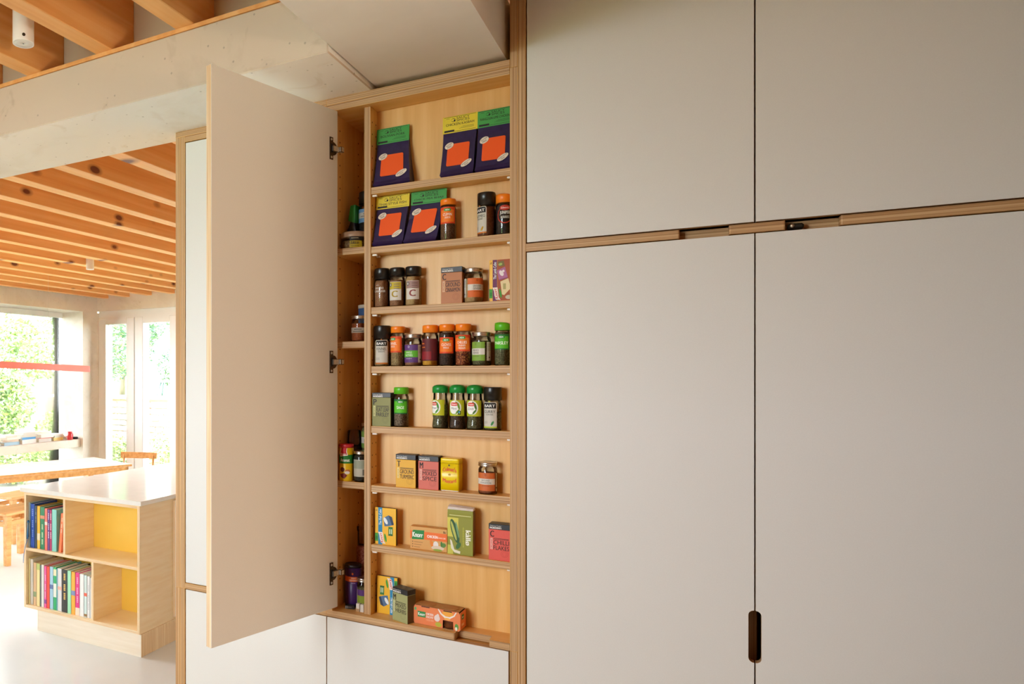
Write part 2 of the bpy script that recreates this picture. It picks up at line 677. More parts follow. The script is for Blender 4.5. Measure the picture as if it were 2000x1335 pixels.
# glazing of the left wall
def window(name, y0, y1, mull, XWIN=XWIN):
    m = MB()
    m.box(XWIN - 0.05, XWIN + 0.02, y0, y1, 0.0, 0.06, WHITE_FRAME)
    m.box(XWIN - 0.05, XWIN + 0.02, y0, y1, 2.31, 2.37, WHITE_FRAME)
    w = struct(name, m, 'tall glazing of the left wall')
    for y in mull:
        m = MB()
        m.box(XWIN - 0.05, XWIN + 0.02, y - 0.025, y + 0.025, 0.06, 2.31, WHITE_FRAME)
        m.build('mullion', w)
    ys = [y0] + list(mull) + [y1]
    for a, d in zip(ys, ys[1:]):
        m = MB()
        m.box(XWIN - 0.02, XWIN - 0.014, a + 0.026, d - 0.026, 0.06, 2.31, PANE)
        m.build('pane', w)
    return w


window('window_1', 0.155, 4.53, (1.6, 3.0))
b = MB()
b.box(XNW - 0.2, XNW, YB, -0.2695, 0.0, ZD, PLASTER)
struct('wall_near_left', b)
m = MB()
m.box(-1.95, -0.75, YB - 0.14, YB - 0.07, 1.20, 1.26, WHITE_FRAME)
m.box(-1.95, -0.75, YB - 0.14, YB - 0.07, 2.47, 2.53, WHITE_FRAME)
w2 = struct('window_2', m)
for x in (-1.925, -1.35, -0.775):
    m = MB(); m.box(x - 0.025, x + 0.025, YB - 0.14, YB - 0.07, 1.26, 2.47, WHITE_FRAME); m.build('mullion', w2)
for x0, x1 in ((-1.90, -1.375), (-1.325, -0.80)):
    m = MB(); m.box(x0, x1, YB - 0.108, YB - 0.102, 1.26, 2.47, PANE); m.build('pane', w2)

# unseen return added to shade the right end of the tall cupboards
m = MB()
m.box(0.966, 1.12, -0.72, 0.62, 0.0, 2.538, NIBWALL)
struct('shade_return', m)

# garden doors on the far wall: white leaves with deep stiles
m = MB()
m.box(XL + 0.001, -2.471, YF + 0.03, YF + 0.17, 2.30, 2.391, WHITE_FRAME)
door_1 = struct('door_1', m, 'white framed glazed garden doors with tall panes')
XS = [(-5.815, -5.700), (-5.375, -5.12), (-4.73, -4.60), (-4.02, -3.89), (-3.31, -3.18), (-2.60, -2.47)]
for i, (a, d) in enumerate(XS):
    m = MB()
    if i == 1:
        m.box(a, a + 0.122, YF + 0.02, YF + 0.14, 0.0, 2.2995, WHITE_FRAME, bevel=0.004)
        m.box(a + 0.132, d, YF + 0.02, YF + 0.14, 0.0, 2.2995, WHITE_FRAME, bevel=0.004)
    else:
        m.box(a, d, YF + 0.02, YF + 0.14, 0.0, 2.2995, WHITE_FRAME, bevel=0.004)
    m.build('stile', door_1)
for (a, d), (e, g) in zip(XS, XS[1:]):
    m = MB()
    m.box(d, e, YF + 0.02, YF + 0.14, 0.0, 0.12, WHITE_FRAME)
    m.box(d, e, YF + 0.02, YF + 0.14, 2.23, 2.2995, WHITE_FRAME)
    m.build('rail', door_1)
    m = MB()
    m.box(d, e, YF + 0.075, YF + 0.081, 0.12, 2.23, PANE)
    m.build('pane', door_1)

# white boxed bulkhead over the cupboards
m = MB()
m.box(-0.347, -0.0135, YB + 0.001, 0.30, 2.389, 2.5385, PLASTER)
struct('bulkhead', m, 'white boxed bulkhead running from the cupboards towards the room').name = 'trim_3'

# ---------------------------------------------------------------- cupboards
ZT = 2.376
ZR0, ZR1 = 0.9595, 0.9765
CD = 0.60


def door_panel(x0, x1, z0, z1, origin, parent, name='door'):
    m = MB()
    m.box(x0, x1, 0.0, 0.018, z0, z1, LAMINATE, 'y', EDGE['y'], bevel=0.0007)
    return m.build(name, parent, origin)


# --- spice cabinet
O = (-0.2225, 0.0, ZR0)
spice_cab = empty('spice_cabinet', O, 'open birch plywood spice cabinet with rows of shallow jar shelves', 'cabinet')


def cpart(name, x0, x1, y0, y1, z0, z1, ax, face, par=spice_cab, org=O, edge=EDGE, bevel=0.0006):
    m = MB()
    m.box(x0, x1, y0, y1, z0, z1, face, ax, edge[ax], bevel)
    return m.build(name, par, org)


cpart('side_panel', -0.4835, -0.466, 0.0, 0.21, ZR1, 2.340, 'x', BIRCH_V)
cpart('side_panel', 0.0, 0.0178, 0.0, CD, ZR0, 2.355, 'x', BIRCH_V)
cpart('top_panel', -0.4825, -0.0003, 0.0, CD, 2.3582, ZT, 'z', BIRCH_H)
cpart('top_panel', -0.4825, -0.0003, 0.0, CD, 2.340, 2.3578, 'z', BIRCH_H)
NX0, NX1, ND = -0.1319, -0.0487, 0.030
m = MB()
r = 0.004
m.prism([(-0.4825, 0.0), (NX0 - r, 0.0), (NX0 - r * 0.3, r * 0.3), (NX0, r), (NX0, ND), (NX1, ND), (NX1, r), (NX1 + r * 0.3, r * 0.3), (NX1 + r, 0.0),
         (-0.0003, 0.0), (-0.0003, 0.21), (-0.4825, 0.21)], 'z', ZR0, ZR1, BIRCH_H, EDGE['z'])
m.build('bottom_panel', spice_cab, O)
cpart('divider', -0.381, -0.3625, 0.02, 0.21, ZR1, 2.340, 'x', BIRCH_V)
cpart('back_panel', -0.3625, -0.0003, 0.0705, 0.0795, ZR1, 2.340, 'y', BIRCH_V)
cpart('back_panel', -0.4835, -0.3625, 0.2102, 0.2195, ZR1, 2.340, 'y', BIRCH_V)
SHELF = [2.122, 1.963, 1.801, 1.643, 1.483, 1.325, 1.166]
PIN = noise_mat('white_pin_plastic', [(0.3, '#e9e2d6'), (0.7, '#f4efe6')], (50, 50, 50), 1, 2, 0.4)
for zs in SHELF:
    cpart('shelf', -0.3612, -0.0012, 0.0202, 0.0702, zs - 0.018, zs, 'z', BIRCH_H)
    for x0, x1, y in ((-0.3612, -0.3475, 0.027), (-0.3612, -0.3505, 0.056), (-0.0125, -0.0005, 0.027), (-0.0125, -0.0005, 0.056)):
        m = MB()
        m.box(x0, x1, y, y + 0.007, zs - 0.0235, zs - 0.0185, PIN, bevel=0.0012)
        m.build('shelf_pin', spice_cab, O)
DEEP = [1.9665, 1.7114, 1.329]
for zs in DEEP:
    cpart('shelf', -0.4655, -0.3815, 0.0215, 0.2095, zs - 0.018, zs, 'z', BIRCH_H)
HOLE = col('#3d2210', 0.9)
m = Dec()
for k in range(41):
    z = 1.02 + 0.032 * k
    for y in (0.031, 0.057):
        m.ell(y, z, 0.0023, 0.0023, HOLE, 0, n=8)
    for y in (0.05, 0.18):
        m.ell(y + 10, z, 0.0025, 0.0025, HOLE, 0, n=8)
o = m.build('pin_hole', spice_cab, lambda u, v, q: (-0.3625 + q - O[0], u, v - O[2]) if u < 5 else (-0.466 + q - O[0], u - 10, v - O[2]))
o['kind'] = 'stuff'

# its door, standing open
dr = MB()
DW, DZ0, DZ1 = 0.45, 0.990, 2.337
dr.box(0.0, DW, -0.018, 0.0, DZ0 - ZR0, DZ1 - ZR0, LAMINATE, 'y', PEDGE['y'], bevel=0.0007)
door = dr.build('door', spice_cab)
door.location = (-0.4493 - O[0], -0.001, 0)
door.rotation_euler = (0, 0, -(PI - 1.3029))
door['label'] = 'white laminate door with plywood edge standing wide open'
for zc in (2.2305, 1.655, 1.0845):
    h = MB()
    z = zc - ZR0
    pts = [(0.034, z - 0.030), (0.034, z + 0.030), (0.021, z + 0.030), (0.021, z + 0.018)]
    pts += [(0.021 - 0.017 * math.cos(a), z + 0.018 * math.sin(a)) for a in [i * PI / 12 for i in range(5, -6, -1)]]
    pts += [(0.021, z - 0.018), (0.021, z - 0.030)]
    h.prism(pts, 'y', 0.0002, 0.0022, HINGE_DARK)
    h.box(0.0225, 0.031, 0.0022, 0.0030, z - 0.012, z + 0.012, col('#0d0a08', 0.6))
    for s in (-1, 1):
        h.lathe([(0, 0), (0.0035, 0), (0.003, 0.001), (0, 0.001)], HINGE_LIGHT, 12,
                Matrix.Translation((0.0275, 0.0022, z + 0.024 * s)) @ Matrix.Rotation(-PI / 2, 4, 'X'))
    h.box(0.002, 0.025, 0.0026, 0.007, z - 0.008, z + 0.008, HINGE_LIGHT, bevel=0.0012)
    h.box(-0.012, 0.0015, 0.004, 0.014, z - 0.007, z + 0.008, HINGE_LIGHT, bevel=0.0015)
    h.build('hinge', door)

# --- closed wall cupboard on the left
O2 = (-0.742, 0.0, ZR0)
wc = empty('upper_cupboard', O2, 'closed white wall cupboard left of the open spice cabinet door', 'cupboard')
cpart('side_panel', -1.0013, -0.9835, 0.0, CD, ZR0, 2.3578, 'x', BIRCH_V, wc, O2)
cpart('side_panel', -0.9833, -0.9655, 0.0, CD, ZR0, 2.3578, 'x', BIRCH_V, wc, O2)
cpart('side_panel', -0.5015, -0.4840, 0.0, CD, ZR1, 2.340, 'x', BIRCH_V, wc, O2)
cpart('top_panel', -1.0013, -0.4828, 0.0, CD, 2.3582, ZT, 'z', BIRCH_H, wc, O2)
cpart('top_panel', -0.9653, -0.4828, 0.0, CD, 2.340, 2.3578, 'z', BIRCH_H, wc, O2)
cpart('bottom_panel', -0.9653, -0.4828, 0.0, CD, ZR0, ZR1, 'z', BIRCH_H, wc, O2)
cpart('back_panel', -0.9653, -0.4828, CD, CD + 0.006, ZR0, ZT, 'y', BIRCH_V, wc, O2)
door_panel(-0.9625, -0.4850, ZR1 + 0.0025, 2.3370, O2, wc)

# --- base cupboards underneath
for nm, xa, xb, da, db, lab in (('base_cupboard', -0.9653, -0.4828, -0.9620, -0.4838, 'white base cupboard under the open door, below the closed wall cupboard'),
                                ('base_cupboard', -0.4822, -0.0003, -0.4815, -0.0030, 'white base cupboard directly under the spice cabinet')):
    o3 = ((xa + xb) / 2, 0.0, 0.0)
    bc = empty(nm, o3, lab, 'cupboard', 'base cupboards under the wall units')
    cpart('side_panel', xa, xa + 0.016, 0.0195, CD, 0.10, ZR0 - 0.0215, 'x', BIRCH_V, bc, o3)
    cpart('side_panel', xb - 0.016, xb, 0.0195, CD, 0.10, ZR0 - 0.0215, 'x', BIRCH_V, bc, o3)
    cpart('top_panel', xa, xb, 0.0195, CD, ZR0 - 0.021, ZR0 - 0.004, 'z', BIRCH_H, bc, o3)
    cpart('bottom_panel', xa, xb, 0.0195, CD, 0.10, 0.118, 'z', BIRCH_H, bc, o3)
    cpart('back_panel', xa, xb, CD, CD + 0.006, 0.10, ZR0, 'y', BIRCH_V, bc, o3)
    cpart('plinth', xa, xb, 0.06, 0.078, 0.0, 0.0995, 'y', BIRCH_H, bc, o3)
    for pa, pb in (((-1.0013, -0.9835), (-0.9833, -0.9655)) if xa < -0.9 else ((0.0, 0.0178),)):
        cpart('side_panel', pa, pb, 0.0, CD, 0.0, ZR0 - 0.0002, 'x', BIRCH_V, bc, o3)
    door_panel(da, db, 0.105, ZR0 - 0.0025, o3, bc)

# --- tall cupboards on the right
ZH = 2.534
RA, RB = 1.9122, 1.9305
GX = 0.4814


def tall(xa, xb, da, db, lab, notch_side, handle_z=(1.0306, 1.1375)):
    o3 = ((xa + xb) / 2, 0.0, 0.0)
    t = empty('tall_cupboard', o3, lab, 'cupboard', 'tall white cupboards')
    if xa < 0.1:
        cpart('side_panel', 0.0182, 0.036, 0.0, CD, 0.0, ZH, 'x', BIRCH_V, t, o3)
        cpart('side_panel', 0.0, 0.0178, 0.0, CD, 2.3555, ZH, 'x', BIRCH_V, t, o3)
        xi = 0.0365
    else:
        cpart('side_panel', xb - 0.018, xb, 0.0, CD, 0.0, ZH, 'x', BIRCH_V, t, o3)
        xi = xa
    xo = xb - 0.018 if xa > 0.1 else xb
    cpart('top_panel', xi, xo, 0.02, CD, ZH - 0.018, ZH, 'z', BIRCH_H, t, o3)
    cpart('bottom_panel', xi, xo, 0.02, CD, 0.10, 0.118, 'z', BIRCH_H, t, o3)
    cpart('back_panel', xi, xo, CD, CD + 0.006, 0.0, ZH, 'y', BIRCH_V, t, o3)
    cpart('plinth', xi, xo, 0.06, 0.078, 0.0, 0.0995, 'y', BIRCH_H, t, o3)
    door_panel(da, db, RB + 0.0032, ZH - 0.02, o3, t)
    # lower door with half of the slotted grip cut in its meeting edge
    z0, z1, r = handle_z[0], handle_z[1], 0.0098
    zb, zt = 0.105, RA - 0.0027
    arc = [i * PI / 12 for i in range(7)]
    if notch_side > 0:
        p = [(da, zb), (db, zb), (db, z0)]
        p += [(db - r * math.sin(a), z0 + r * (1 - math.cos(a))) for a in arc[1:]]
        p += [(db - r * math.cos(a), z1 - r + r * math.sin(a)) for a in arc]
        p += [(db, zt), (da, zt)]
    else:
        p = [(da, zb), (db, zb), (db, zt), (da, zt), (da, z1)]
        p += [(da + r * math.sin(a), z1 - r * (1 - math.cos(a))) for a in arc[1:]]
        p += [(da + r * math.cos(a), z0 + r - r * math.sin(a)) for a in arc]
    mm = MB()
    mm.prism(p, 'y', 0.0, 0.018, LAMINATE, EDGE['y'])
    mm.build('door', t, o3)
    # inner partition behind the meeting edges
    if notch_side > 0:
        cpart('partition', GX - 0.012, GX + 0.006, 0.05, CD, 0.118, ZH - 0.018, 'x', BIRCH_V, t, o3)
    return t


tall(0.018, GX + 0.0055, 0.0388, GX - 0.0012, 'tall white cupboard beside the plywood post, left of the dark slot grip', 1)
tall(GX + 0.0065, 0.960, GX + 0.0013, 0.9385, 'tall white cupboard at the right edge, right of the dark slot grip', -1)
m = MB()
pts = [(0.0365, 0.0)]
for a, d in ((0.3488, 0.4374), (0.5317, 0.6184)):
    r = 0.003
    pts += [(a - r, 0.0), (a - r * 0.3, r * 0.3), (a, r), (a, 0.026), (d, 0.026), (d, r), (d + r * 0.3, r * 0.3), (d + r, 0.0)]
pts += [(0.9415, 0.0), (0.9415, 0.049), (0.0365, 0.049)]
m.prism(pts, 'z', RA, RB, BIRCH_H, EDGE['z'])
tag(m.build('handle_rail'), 'plywood rail with two finger notches between upper and lower tall doors', 'rail')
m = MB()
m.box(0.536, 0.562, 0.004, 0.024, RA + 0.0005, RA + 0.012, col('#15130f', 0.35), bevel=0.003)
m.lathe([(0, 0), (0.004, 0), (0.004, 0.003), (0, 0.004)], STEEL, 12, Matrix.Translation((0.543, 0.0045, RA + 0.007)) @ Matrix.Rotation(PI / 2, 4, 'X'))
tag(m.build('door_catch'), 'small black door catch inside the second finger notch of the rail', 'catch')

# ---------------------------------------------------------------- jars
LIDS = {}


def jar(name, label, x, z, r, H, zl, lid, lidstyle, content, fill, dec=None, rot=0.0, y=0.046, shape='straight', group=None, glass=True, cat='jar', parts=True):
    root = empty(name, (x, y, z), label, cat, group)
    R = r
    if shape == 'waist':
        prof = [(0, 0), (R * 0.94, 0), (R, 0.004), (R * 0.97, 0.014), (R * 0.90, 0.026), (R * 0.95, 0.0315), (R * 0.95, zl - 0.022), (R * 0.90, zl - 0.016), (R * 0.86, zl - 0.010), (R * 0.86, zl + 0.004)]
        inner = [(0, 0.003), (R * 0.90, 0.003), (R * 0.945, 0.006), (R * 0.92, 0.014), (R * 0.85, 0.026), (R * 0.90, 0.0315), (R * 0.90, min(fill, zl - 0.024)), (0, min(fill, zl - 0.024))]
    else:
        prof = [(0, 0), (R * 0.92, 0), (R * 0.985, 0.003), (R * 0.985, zl - 0.010), (R * 0.95, zl - 0.006), (R * 0.86, zl - 0.003), (R * 0.86, zl + 0.004)]
        inner = [(0, 0.0025), (R * 0.88, 0.0025), (R * 0.945, 0.005), (R * 0.945, min(fill, zl - 0.011)), (0, min(fill, zl - 0.011))]
        if fill > zl - 0.011:
            inner = inner[:-1] + [(R * 0.82, zl - 0.004), (0, zl - 0.004)]
    if glass:
        MB().lathe(prof, GLASS, 32).build('glass', root)
        MB().lathe(inner, content, 28).build('contents', root)
    else:
        MB().lathe(prof, content, 32).build('body', root)
    L = MB()
    h = H - zl
    if lidstyle == 'flat':
        L.lathe([(0, zl + h * 0.2), (R * 0.90, zl), (R * 0.965, zl), (R * 0.965, H - 0.003), (R * 0.93, H - 0.0007), (R * 0.86, H), (0, H - 0.0005)], lid, 32)
    elif lidstyle == 'tall':
        L.lathe([(0, zl + h * 0.2), (R * 0.93, zl), (R * 1.0, zl), (R * 1.0, H - 0.002), (R * 0.965, H), (0, H - 0.0004)], lid, 32)
    elif lidstyle == 'metal':
        L.lathe([(0, zl + h * 0.2), (R * 0.93, zl), (R, zl), (R * 1.0, zl + 0.0015), (R * 0.975, zl + 0.0025), (R * 0.975, H - 0.0045), (R * 1.0, H - 0.0035), (R * 1.0, H - 0.001), (R * 0.95, H), (R * 0.85, H - 0.0008), (0, H - 0.0008)], lid, 32)
    elif lidstyle == 'dome':
        L.lathe([(0, zl + h * 0.2), (R * 0.90, zl), (R * 0.99, zl), (R * 1.0, H - 0.010), (R * 0.97, H - 0.0065), (R * 0.80, H - 0.003), (R * 0.45, H - 0.0006), (0, H)], lid, 32)
    elif lidstyle in ('flip', 'flip_black'):
        t = MB()
        k = 0.006
        t.lathe([(0, zl + h * 0.2), (R * 0.90, zl), (R * 0.97, zl), (R * 0.97, H - 0.010), (R * 0.94, H - 0.005), (R * 0.55, H - 0.002), (0, H - 0.0015)], lid, 32)
        for v in t.bm.verts:
            if v.co.z > zl + h * 0.45:
                v.co.z += -v.co.x / R * 0.0018
        L.bm.free(); L = t
    lo = L.build('lid', root)
    if dec:
        d = Dec()
        rr = R * (0.985 if shape == 'straight' else 0.955)
        dec(d, rr)
        d.build('label', root, wrap(rr, math.radians(rot)), [rr * 0.2 * i for i in range(-15, 16)])
    return root


ORANGE = col('#f58216', 0.35)
LIMELID = col('#59b51b', 0.35)
GREENLID = col('#0f8a35', 0.3)
BLACKLID = col('#17130f', 0.3)
SEED = spice('seed', '#6e5236', '#9a7a4e', '#bb9d68', 350)
CUMIN = spice('cumin_seed', '#4a2f1e', '#6e4b32', '#8a6546', 420)
BROWNP = spice('ground_brown', '#8d5c3c', '#9c6a47', '#aa7752', 300)
REDBROWN = spice('ground_nutmeg', '#6b3a22', '#7d472b', '#8a5234', 300)
CLOVE = spice('clove', '#241611', '#3b261e', '#5a4034', 300)
FLAKE = spice('chilli_flake', '#3e130a', '#8c3413', '#d98a4a', 260)
HERB = spice('dried_herb', '#3c3a22', '#5d5937', '#7f7a55', 320)
SAGE = spice('dried_sage', '#4a3a2c', '#74604c', '#9c876e', 280)
JUNI = spice('juniper_berry', '#100c0b', '#221a18', '#3a2f2c', 140)
GINGERP = spice('ground_ginger', '#b58d58', '#c39b66', '#cba674', 250)
CINNP = spice('ground_cinnamon', '#7c3f22', '#8b4a2a', '#985532', 250)
GOLD = spice('ground_gold', '#c98a1e', '#d8992a', '#e0a53a', 250)
ORP = spice('ground_orange', '#8f3f16', '#a04a1c', '#ad5624', 250)
DEG = PI / 180


def lab_orange(lines, v0, v1, half=62, deep='#dd4612', mid='#f07a1a'):
    def f(d, r):
        A = half * DEG * r
        d.rect(-A, A, v0, v1, deep, 0)
        d.rrect(-A * 0.82, A * 0.80, v0 + 0.004, v1 - 0.007, 0.002, mid, 1)
        d.rrect(-0.0085, 0.0085, v1 - 0.0105, v1 - 0.0035, 0.0025, '#3c9a35', 2)
        d.text('ASDA', -0.0055, 0.0055, v1 - 0.0088, v1 - 0.0054, '#ffffff', 3, 0.02)
        y = v1 - 0.0155
        for k, s in enumerate(lines):
            h = 0.0068 if k == 0 else 0.0045
            w = min(0.012, 0.0022 * len(s)) if k == 0 else min(0.009, 0.0014 * len(s))
            d.text(s, -w, w, y - h, y, '#fff2e4', 3, 0.01)
            y -= h + 0.0022
    return f


def lab_green(s, v0, v1, half=62):
    def f(d, r):
        A = half * DEG * r
        d.rect(-A, A, v0, v1, '#1d6a2a', 0)
        d.rect(-A * 0.97, A * 0.86, v0 + 0.003, v1 - 0.0055, '#55b81e', 1)
        d.rrect(-0.009, 0.009, v1 - 0.0105, v1 - 0.003, 0.0025, '#2f8f32', 2)
        d.text('ASDA', -0.0055, 0.0055, v1 - 0.0088, v1 - 0.0052, '#ffffff', 3, 0.02)
        w = 0.0024 * len(s)
        d.text(s, -w, w, v1 - 0.0255, v1 - 0.018, '#f4ffe8', 3, 0.012)
    return f


def lab_bart(lines, v0, v1, half, accent, leaf=None):
    def f(d, r):
        A = half * DEG * r
        d.rrect(-A, A, v0, v1, 0.004, '#c9c3b6', 0)
        d.rect(-A, A, v0, v0 + 0.0035, accent, 1)
        d.rrect(-A * 0.9, A * 0.9, v1 - 0.0155, v1 - 0.0015, 0.004, '#0e0c0a', 2)
        d.rect(-A * 0.9, A * 0.9, v1 - 0.0155, v1 - 0.010, '#0e0c0a', 2)
        d.text('BART', -A * 0.74, A * 0.74, v1 - 0.0125, v1 - 0.006, '#f2efe8', 3, 0.02)
        y = v1 - 0.020
        for k, s in enumerate(lines):
            h = 0.0068 if k == 0 else 0.0036
            w = A * (0.78 if k == 0 else 0.5)
            d.text(s, -w, w, y - h, y, '#2c2722', 3, 0.004)
            y -= h + 0.002
        for k in range(3):
            d.rect(-A * 0.85, -A * 0.25, v0 + 0.011 + 0.0022 * k, v0 + 0.0117 + 0.0022 * k, '#8d867a', 3)
        if leaf:
            d.ell(A * 0.4, v0 + 0.0115, 0.0026, 0.0062, leaf, 3, -0.5)
        d.rect(-0.0016, 0.0016, v1, v1 + 0.003, accent, 1)
    return f


def lab_schwartz(s, leaf, extra=None):
    def f(d, r):
        A = 76 * DEG * r
        v0, v1 = 0.0335, 0.0735
        d.rect(-A, A, v0, v1, '#b9bd1c', 0)
        d.ell(-0.001, 0.0545, 0.0165, 0.0180, '#efeee2', 1)
        d.ell(-0.003, 0.0515, 0.0135, 0.0150, '#8fae2b', 2)
        d.ell(-0.0035, 0.0530, 0.0125, 0.0145, '#f4f3ec', 3)
        d.ell(0.0085, 0.0590, 0.0026, 0.0090, leaf, 4, 0.25)
        d.ell(0.0065, 0.0450, 0.0022, 0.0065, leaf, 4, -0.7)
        d.ell(0.0045, 0.0670, 0.0016, 0.0045, leaf, 4, 0.9)
        d.rrect(-0.0115, 0.0062, 0.0590, 0.0675, 0.003, '#d8402b', 5)
        d.text('Schwartz', -0.0095, 0.0045, 0.0612, 0.0655, '#fff6ee', 6, 0.012)
        w = 0.0018 * len(s)
        d.text(s, -0.003 - w, -0.003 + w, 0.0495, 0.0552, '#6d6a66', 6)
        if extra:
            d.rrect(0.007, 0.0135, 0.037, 0.0465, 0.0008, '#101418', 6)
            d.ell(0.0100, 0.0432, 0.0022, 0.0026, '#4fb3d6', 7)
            d.ell(0.0108, 0.0404, 0.0012, 0.0022, '#9ccf3a', 7, -0.6)
    return f


def lab_metal(lines, v0, v1, colr, half, bar=None, back=None, text_c='#4a4138', blank='#d9d4c8', brand='#7d2f10', mid0=0.36, mid1=0.68):
    def f(d, r):
        A = half * DEG * r
        d.rect(-A, A, v0, v1, colr, 0)
        a, b = v0 + (v1 - v0) * mid0, v0 + (v1 - v0) * mid1
        d.rect(-A, A, a, b, blank, 1)
        n = len(lines)
        hh = (b - a) * 0.30
        for k, s in enumerate(lines):
            w = min(A * 0.85, 0.0017 * len(s))
            yc = (a + b) / 2 + ((n - 1) / 2 - k) * hh * 1.35
            d.text(s, -w, w, yc - hh / 2, yc + hh / 2, text_c, 2, 0.004)
        for k in range(9):
            d.rect(-0.0085 + 0.002 * k, -0.0072 + 0.002 * k, a - 0.0042, a - 0.0030, brand, 2)
        d.ell(0, v1 - 0.005, 0.0022, 0.0028, brand, 2)
        d.ell(0, v1 - 0.005, 0.0014, 0.0019, colr, 3)
        if back:
            a0, a1 = back
            d.rect(a0 * DEG * r, a1 * DEG * r, v0, v1, '#cfc8ba', 0)
            for k in range(6):
                d.rect((a0 + 4) * DEG * r, (a1 - 4) * DEG * r, v1 - 0.006 - 0.003 * k, v1 - 0.0052 - 0.003 * k, '#6d665c', 1)
            d.ell((a0 + a1) / 2 * DEG * r, v0 + 0.008, 0.0022, 0.0022, '#3b3832', 1)
    return f


def lab_letter(colr, letter):
    def f(d, r):
        A = 50 * DEG * r
        v0, v1 = 0.0165, 0.0655
        d.rect(-A, A, v0, v1, '#d6cfc3', 0)
        d.rect(-A * 0.97, A * 0.97, v0 + 0.029, v1 - 0.001, colr, 1)
        d.ell(-A * 0.70, v1 - 0.008, 0.0045, 0.0052, '#55504c', 2)
        d.ell(-A * 0.70, v1 - 0.008, 0.0028, 0.0034, '#b9b4ae', 3)
        for k in range(3):
            d.rect(-A * 0.1, A * 0.72, v1 - 0.008 - 0.006 * k, v1 - 0.0058 - 0.006 * k, '#8d7a58' if colr == '#c3ab2a' else '#80605a', 2)
        d.text(letter, -A * 0.42, A * 0.42, v0 + 0.008, v0 + 0.025, '#a98a12' if colr == '#c3ab2a' else '#8a3a36', 2, 0.04)
    return f


def lab_coriander(d, r):
    d.rect(-0.011, -0.002, 0.0585, 0.0598, '#d8cdbd', 0)
    d.text('GROUND', -0.0145, 0.0105, 0.0485, 0.0535, '#e6dccb', 0, 0.01)
    d.text('CORIANDER', -0.0185, 0.0155, 0.0400, 0.0455, '#e6dccb', 0, 0.01)


def lab_maroon(d, r):
    A = 85 * DEG * r
    d.rect(-A, A, 0.0135, 0.0705, '#5d1118', 0)
    d.rect(-A * 0.75, A * 0.40, 0.0165, 0.0375, '#8c1620', 1)
    d.rect(-A * 0.72, -A * 0.22, 0.0565, 0.0595, '#e0752e', 1)
    for k in range(7):
        d.rect(-A * 0.72 + k * 0.0026, -A * 0.72 + k * 0.0026 + 0.0019, 0.0470, 0.0500, '#e0752e', 1)


def lab_juniper(d, r):
    d.ell(0.0005, 0.0655, 0.0125, 0.0065, '#c2331f', 1)
    d.text('Schwartz', -0.0085, 0.0095, 0.0632, 0.0680, '#f3d9d0', 2, 0.012)
    d.text('JUNIPER', -0.0110, 0.0125, 0.0475, 0.0575, '#d9d8ce', 2, 0.02)
    d.text('BERRIES', -0.0090, 0.0105, 0.0395, 0.0455, '#cfcec4', 2, 0.02)
    n = 26
    for i in range(n):
        a0, a1 = (120 + 240 * i / n) * DEG, (120 + 240 * (i + 1.1) / n) * DEG
        w = 0.0012 + 0.0012 * math.sin(PI * i / n)
        q = lambda a, k: (0.0005 + (0.0165 + k) * math.cos(a), 0.0480 + (0.0185 + k) * math.sin(a))
        d.poly([q(a0, 0), q(a1, 0), q(a1, w), q(a0, w)], '#c23a24', 1)


def lab_blackbands(d, r):
    pass


S = SHELF
jar('spice_jar', 'orange-lidded cumin seed jar beside the purple packets on the second shelf', -0.1614, S[1], 0.0202, 0.1065, 0.0905, ORANGE, 'flat', CUMIN, 0.083,
    lab_orange(['CUMIN', 'SEEDS'], 0.042, 0.084), 10)
jar('spice_jar', 'black-lidded jar of ground brown nutmeg with its white label turned left', -0.0658, S[1], 0.0216, 0.110, 0.078, BLACKLID, 'tall', REDBROWN, 0.080,
    lab_bart(['NUTMEG', 'GROUND'], 0.008, 0.0745, 48, '#c8701d', '#c79a2e'), -34)
jar('spice_jar', 'dark juniper berry jar with orange and black lid beside the plywood post', -0.0225, S[1], 0.0205, 0.104, 0.079, ORANGE, 'flip', JUNI, 0.074,
    lab_juniper, 14)
jar('spice_jar', 'black-lidded ground coriander jar with white lettering, leftmost on the third shelf', -0.3400, S[2], 0.0204, 0.105, 0.0755, BLACKLID, 'flat', BROWNP, 0.071,
    lab_coriander, 2)
jar('spice_jar', 'black-lidded jar with yellow and grey label bearing a mustard letter C', -0.2975, S[2], 0.0210, 0.1035, 0.0815, BLACKLID, 'flat', BROWNP, 0.070,
    lab_letter('#c3ab2a', 'C'), 0)
jar('spice_jar', 'black-lidded jar with dusky pink and grey label bearing a maroon letter C', -0.2533, S[2], 0.0212, 0.1034, 0.0805, BLACKLID, 'flat', GINGERP, 0.072,
    lab_letter('#a08078', 'C'), 12)
jar('spice_jar', 'silver-lidded ground ginger jar with orange and white label', -0.0974, S[2], 0.0230, 0.0862, 0.0765, STEEL, 'metal', GINGERP, 0.060,
    lab_metal(['GROUND', 'GINGER'], 0.013, 0.0605, '#d8692a', 60, back=(-103, -73)), 37)
jar('spice_jar', 'black-lidded fennel jar with silver label at the left end of the fourth shelf', -0.3393, S[3], 0.0222, 0.109, 0.0735, BLACKLID, 'tall', SEED, 0.070,
    lab_bart(['FENNEL', 'SEEDS'], 0.0065, 0.0700, 46, '#c8701d'), 14)
jar('spice_jar', 'orange-lidded fennel seed jar showing pale green seeds', -0.2955, S[3], 0.0196, 0.1055, 0.0885, ORANGE, 'flat', SEED, 0.075,
    lab_orange(['FENNEL', 'SEEDS'], 0.0365, 0.079, 75), -26)
